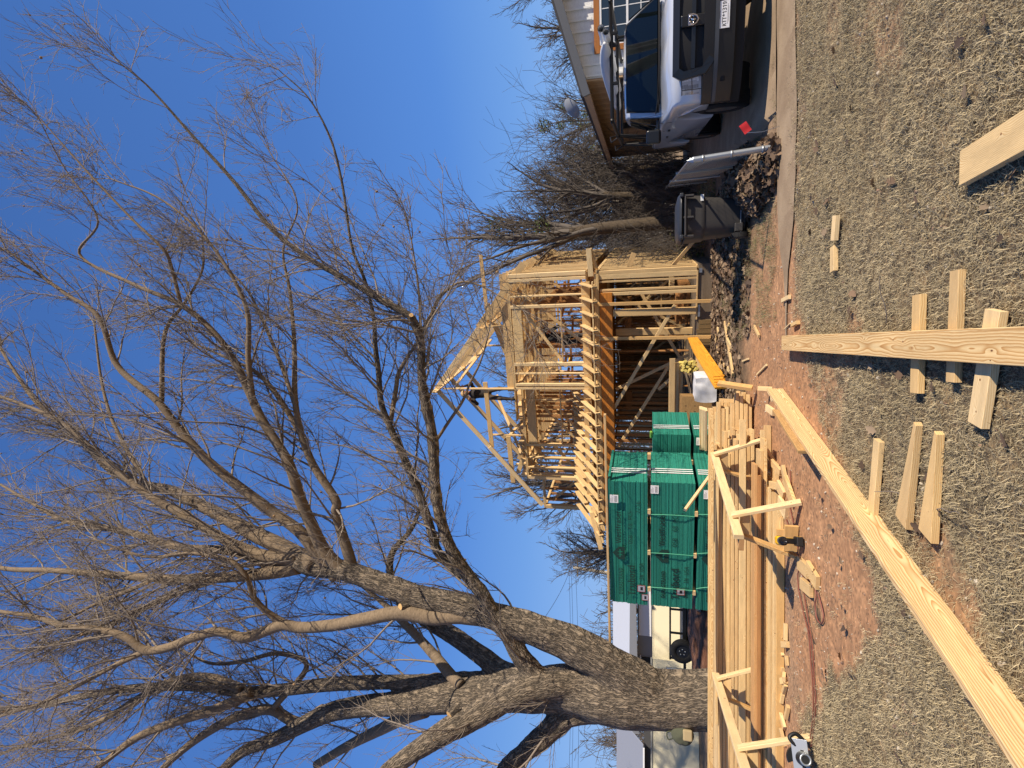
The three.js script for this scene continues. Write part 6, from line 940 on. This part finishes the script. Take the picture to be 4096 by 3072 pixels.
{ // upstairs, stooping over work in a black hooded jacket
  const p = HW(-2.15, 3.21, 1.5);
  worker({ label: 'person in black hooded jacket bending over behind the upstairs studs, gloved hand low', pos: p, ry: -YAW + .9, top: 0x0d0d0f, leg: 0x15161a, glove: 0x6a5d48, headAt: [0, 1.36, .42], nod: .9, turn: 0,
    J: { hip: [0, .92, -.05], waist: [0, 1.05, .02], chest: [0, 1.24, .17], neck: [0, 1.33, .31], shL: [.18, 1.29, .22], elL: [.22, 1.04, .36], wrL: [.14, .88, .52], shR: [-.18, 1.29, .22], elR: [-.23, 1.03, .33], wrR: [-.15, .84, .46], hpL: [.10, .90, -.04], knL: [.12, .49, .06], anL: [.12, .08, -.03], hpR: [-.10, .90, -.04], knR: [-.12, .48, .04], anR: [-.13, .08, -.07] },
    more: g => { const m = mesh('jacket_emblem', box(.14, .07, .01, 0, 1.33, .02), std({ color: 0xd9a514, roughness: .7 }), g); m.rotation.x = -.9; mesh('hood', new THREE.SphereGeometry(.12, 18, 12).scale(1.1, .8, .9).translate(0, 1.35, .27), std({ color: 0x0d0d0f, roughness: .9 }), g); mesh('drawstring', tube(smoothPath([V(.05, 1.27, .40), V(.06, 1.16, .42), V(.02, 1.12, .42), V(.03, 1.22, .41)], 4), .004, 5), std({ color: 0xb9b9b4 }), g); } });
}
{ // astride the roof timbers under the ridge
  const p = HW(-3.75, 5.62, .95);
  worker({ label: 'person in dark jacket and tan cap working up under the ridge board', pos: p, ry: -YAW + .35, top: 0x2a2420, leg: 0x4a4036, headAt: [0, 1.62, .12], nod: .35, turn: -.5, cap: 0xb59a6c, brim: true,
    J: { hip: [0, .93, 0], waist: [0, 1.08, .01], chest: [0, 1.29, .05], neck: [0, 1.45, .08], shL: [.19, 1.38, .06], elL: [.30, 1.36, .30], wrL: [.22, 1.55, .46], shR: [-.19, 1.38, .06], elR: [-.32, 1.20, .20], wrR: [-.22, 1.32, .42], hpL: [.10, .90, 0], knL: [.16, .50, .10], anL: [.16, .08, .04], hpR: [-.10, .90, 0], knR: [-.14, .49, .06], anR: [-.16, .08, -.04] } });
  bar(house, 'walk_board', HP(-3.0, 5.60, .9), HP(-4.6, 5.60, .9), .038, .235, pine[1]);
}
// ---------------------------------------------------------------- ground cover
function inst(name, geo, mat, n, fn, label, cat) { const m = new THREE.InstancedMesh(geo, mat, n), o = new THREE.Object3D(), c = new THREE.Color(); m.name = numbered(name); m.castShadow = m.receiveShadow = true; let k = 0; for (let i = 0; i < n * 3 && k < n; i++) { if (fn(o, c, k) === false) continue; o.updateMatrix(); m.setMatrixAt(k, o.matrix); m.setColorAt(k, c); k++; } m.count = k; scene.add(m); return tag(m, label, cat, null, 'stuff'); }
{
  const r = rng(55), tuft = (n, L, sp) => { const S = [], q = rng(n * 13 + 1); for (let i = 0; i < n; i++) { const a = q() * 6.283, l = L * rr(.5, 1.2, q), w = .0016, lean = rr(.35, 1.25, q), x0 = rr(-sp, sp, q), z0 = rr(-sp, sp, q), dx = Math.cos(a), dz = Math.sin(a); const p = t => { const h = l * t * Math.cos(lean * t), f = l * t * Math.sin(lean * t * 1.1); return [x0 + dx * f, h * .75, z0 + dz * f]; }; const P = [], pts = [0, .5, 1].map(p), W = [w, w * .9, w * .2]; const row = pts.map((v, j) => [[v[0] - dz * W[j], v[1], v[2] + dx * W[j]], [v[0] + dz * W[j], v[1], v[2] - dx * W[j]]]); for (let j = 0; j < 2; j++) { P.push(...row[j][0], ...row[j][1], ...row[j + 1][1], ...row[j][0], ...row[j + 1][1], ...row[j + 1][0]); } const g = new THREE.BufferGeometry(); g.setAttribute('position', new THREE.Float32BufferAttribute(P, 3)); g.setAttribute('uv', new THREE.Float32BufferAttribute(new Float32Array(P.length / 3 * 2), 2)); g.computeVertexNormals(); S.push(g); } return merge(S); };
  const gm = std({ color: 0xffffff, roughness: .9, side: THREE.DoubleSide });
  const put = (dens) => (o, c) => {
    const z = -2.2 - Math.pow(r(), .8) * 4.9, hw = Math.abs(z) * .82 + .8, x = rr(-hw, hw, r), g = grassAt(x, z); if (r() > g * dens + .015) return false;
    o.position.set(x, groundY(x, z) - .003, z); o.rotation.set(rr(-.3, .3, r), r() * 6.283, rr(-.3, .3, r)); const s = rr(.55, 1.25, r) * (.7 + .5 * fbm(x * 2, z * 2 + 20, 2)); o.scale.set(s, s * rr(.5, 1.0, r), s);
    const t = fbm(x * 1.1 + 60, z * 1.1, 3), v = rr(.72, 1.2, r), pick = r(); if (pick < .22) c.setRGB(.13 * v, .105 * v, .07 * v); else c.setRGB(lerp(.40, .54, t) * v, lerp(.325, .44, t) * v, lerp(.185, .26, t) * v);
  };
  inst('dry_grass', tuft(9, .06, .05), gm, 34000, put(1), 'short matted dry winter grass covering the near lawn', 'grass');
  inst('dry_grass', tuft(7, .045, .06), gm, 26000, put(.9), 'flattened straw-coloured grass stems between the tufts', 'grass');
  // a little of both back by the house and the bin
  inst('sparse_weeds', tuft(8, .09, .05), gm, 2600, (o, c) => { const x = rr(.8, 4.2, r), z = rr(-13.6, -7.6, r); if (fbm(x * 1.5, z * 1.5, 3) < .5) return false; o.position.set(x, 0, z); o.rotation.set(0, r() * 6, 0); const s = rr(.5, 1.3, r); o.scale.setScalar(s); const gr = r() < .25; c.setRGB(gr ? .14 : .30, gr ? .17 : .24, gr ? .06 : .13); }, 'sparse weeds and straw between the slab and the walk', 'weeds');
  // dead leaves
  const leaf = (() => { const s = new THREE.Shape(); s.moveTo(0, -.045); for (const [x, y] of [[.012, -.03], [.03, -.028], [.022, -.008], [.042, .008], [.022, .014], [.016, .036], [0, .05], [-.016, .036], [-.022, .014], [-.042, .008], [-.022, -.008], [-.03, -.028], [-.012, -.03]]) s.lineTo(x, y); const g = new THREE.ShapeGeometry(s), p = g.attributes.position; for (let i = 0; i < p.count; i++) p.setZ(i, Math.abs(p.getX(i)) * .5 + p.getY(i) * p.getY(i) * 4); g.rotateX(-Math.PI / 2); g.computeVertexNormals(); return g; })();
  const lm = std({ color: 0xffffff, roughness: .85, side: THREE.DoubleSide }), lc = c => { const t = r(), v = rr(.6, 1.25, r); t < .6 ? c.setRGB(.15 * v, .095 * v, .055 * v) : t < .82 ? c.setRGB(.27 * v, .195 * v, .12 * v) : c.setRGB(.07 * v, .045 * v, .03 * v); };
  inst('dead_leaves', leaf, lm, 5200, (o, c) => { const x = rr(-3.5, 4.4, r), z = rr(-14.6, -9.4, r), w = sstep(-9.6, -12, z + (x > .8 ? -1.6 : 0)); if (r() > w) return false; o.position.set(x, rr(.005, .03, r), z); o.rotation.set(rr(-.7, .7, r), r() * 6.3, rr(-.7, .7, r)); o.scale.setScalar(rr(.7, 1.5, r)); lc(c); }, 'brown dead leaves lying thick before the slab', 'leaves');
  inst('dead_leaves', leaf, lm, 3600, (o, c) => { const a = r() * 6.283, q = Math.sqrt(r()), d = q * .95, t = rr(0, 1.5, r), x = 2.82 + t * .3 + Math.cos(a) * d * .45, z = -8.15 - t * .9 + Math.sin(a) * d; const h = .34 * Math.pow(Math.max(0, 1 - q), .7); o.position.set(x, h * Math.pow(r(), .35) + .01, z); o.rotation.set(rr(-1, 1, r), r() * 6.3, rr(-1, 1, r)); o.scale.setScalar(rr(.9, 1.8, r)); lc(c); }, 'heap of brown leaves drifted against the chain link fence', 'leaves');
  inst('lawn_leaves', leaf, lm, 70, (o, c) => { const z = rr(-6.4, -2.6, r), x = rr(-2.8, 3.6, r); o.position.set(x, .02, z); o.rotation.set(rr(-.6, .6, r), r() * 6.3, rr(-.6, .6, r)); o.scale.setScalar(rr(.5, 1.0, r)); lc(c); }, 'few curled leaves scattered on the dry lawn', 'leaves');
  // pebbles and clods
  const peb = new THREE.IcosahedronGeometry(1, 1); { const p = peb.attributes.position; for (let i = 0; i < p.count; i++) { const k = 1 + (fbm(p.getX(i) * 1.5 + 3, p.getY(i) * 1.5 + p.getZ(i) * 2, 2) - .5) * .7; p.setXYZ(i, p.getX(i) * k, p.getY(i) * k * .65, p.getZ(i) * k); } peb.computeVertexNormals(); }
  const pm = std({ color: 0xffffff, roughness: .9 });
  inst('pebbles', peb, pm, 5200, (o, c) => { const z = rr(-9.2, -2.4, r), hw = Math.abs(z) * .8 + .5, x = rr(-hw, hw, r), bare = 1 - grassAt(x, z), gravel = sstep(.56, .66, fbm(x * .8 + 14, z * .8 + 70, 3)); if (r() > .10 + bare * .35 + gravel * .8) return false; const s = Math.pow(r(), 3) * .013 + .0025; o.position.set(x, groundY(x, z) + s * .2, z); o.rotation.set(r() * 6, r() * 6, r() * 6); o.scale.set(s, s * .8, s * rr(.7, 1.2, r)); const v = rr(.7, 1.15, r); r() < .45 ? c.setRGB(.46 * v, .40 * v, .31 * v) : c.setRGB(.30 * v, .19 * v, .125 * v); }, 'pale pebbles and clods scattered over soil and lawn', 'pebbles');
  // low green-tinged bush at the foot of the forked tree
  const S = [], q = rng(19); for (let i = 0; i < 900; i++) { const d = rdir(q), k = Math.cbrt(q()); const g = new THREE.PlaneGeometry(.05, .022); g.lookAt(rdir(q)); g.translate(d.x * k * .9, Math.abs(d.y * k) * .9, d.z * k * .7); S.push(g); } 
  for (const [x, z, s, l] of [[4.4, -16.6, 1.1, 'sparse green-leaved bush at the foot of the forked tree'], [4.6, -14.2, .5, 'small green-leaved bush behind the wheeled bin']]) { const o = thing('bush', l, 'bush', V(x, 0, z)); o.scale.setScalar(s); tag(mesh('leaves', S, std({ color: 0x6b6b35, roughness: .9, side: THREE.DoubleSide }), o), null, null, null, 'stuff'); const st = new Shoots(); for (let i = 0; i < 60; i++) st.add(wander(V(0, 0, 0), V(rr(-1, 1, q), 1, rr(-1, 1, q)).normalize(), rr(.5, 1.2, q), 4, q, .2, V(0, 1, 0), 0), .008, .003, 3); tag(mesh('stems', st.geo(), mTwig, o), null, null, null, 'stuff'); }
}
renderer.render(scene, camera);
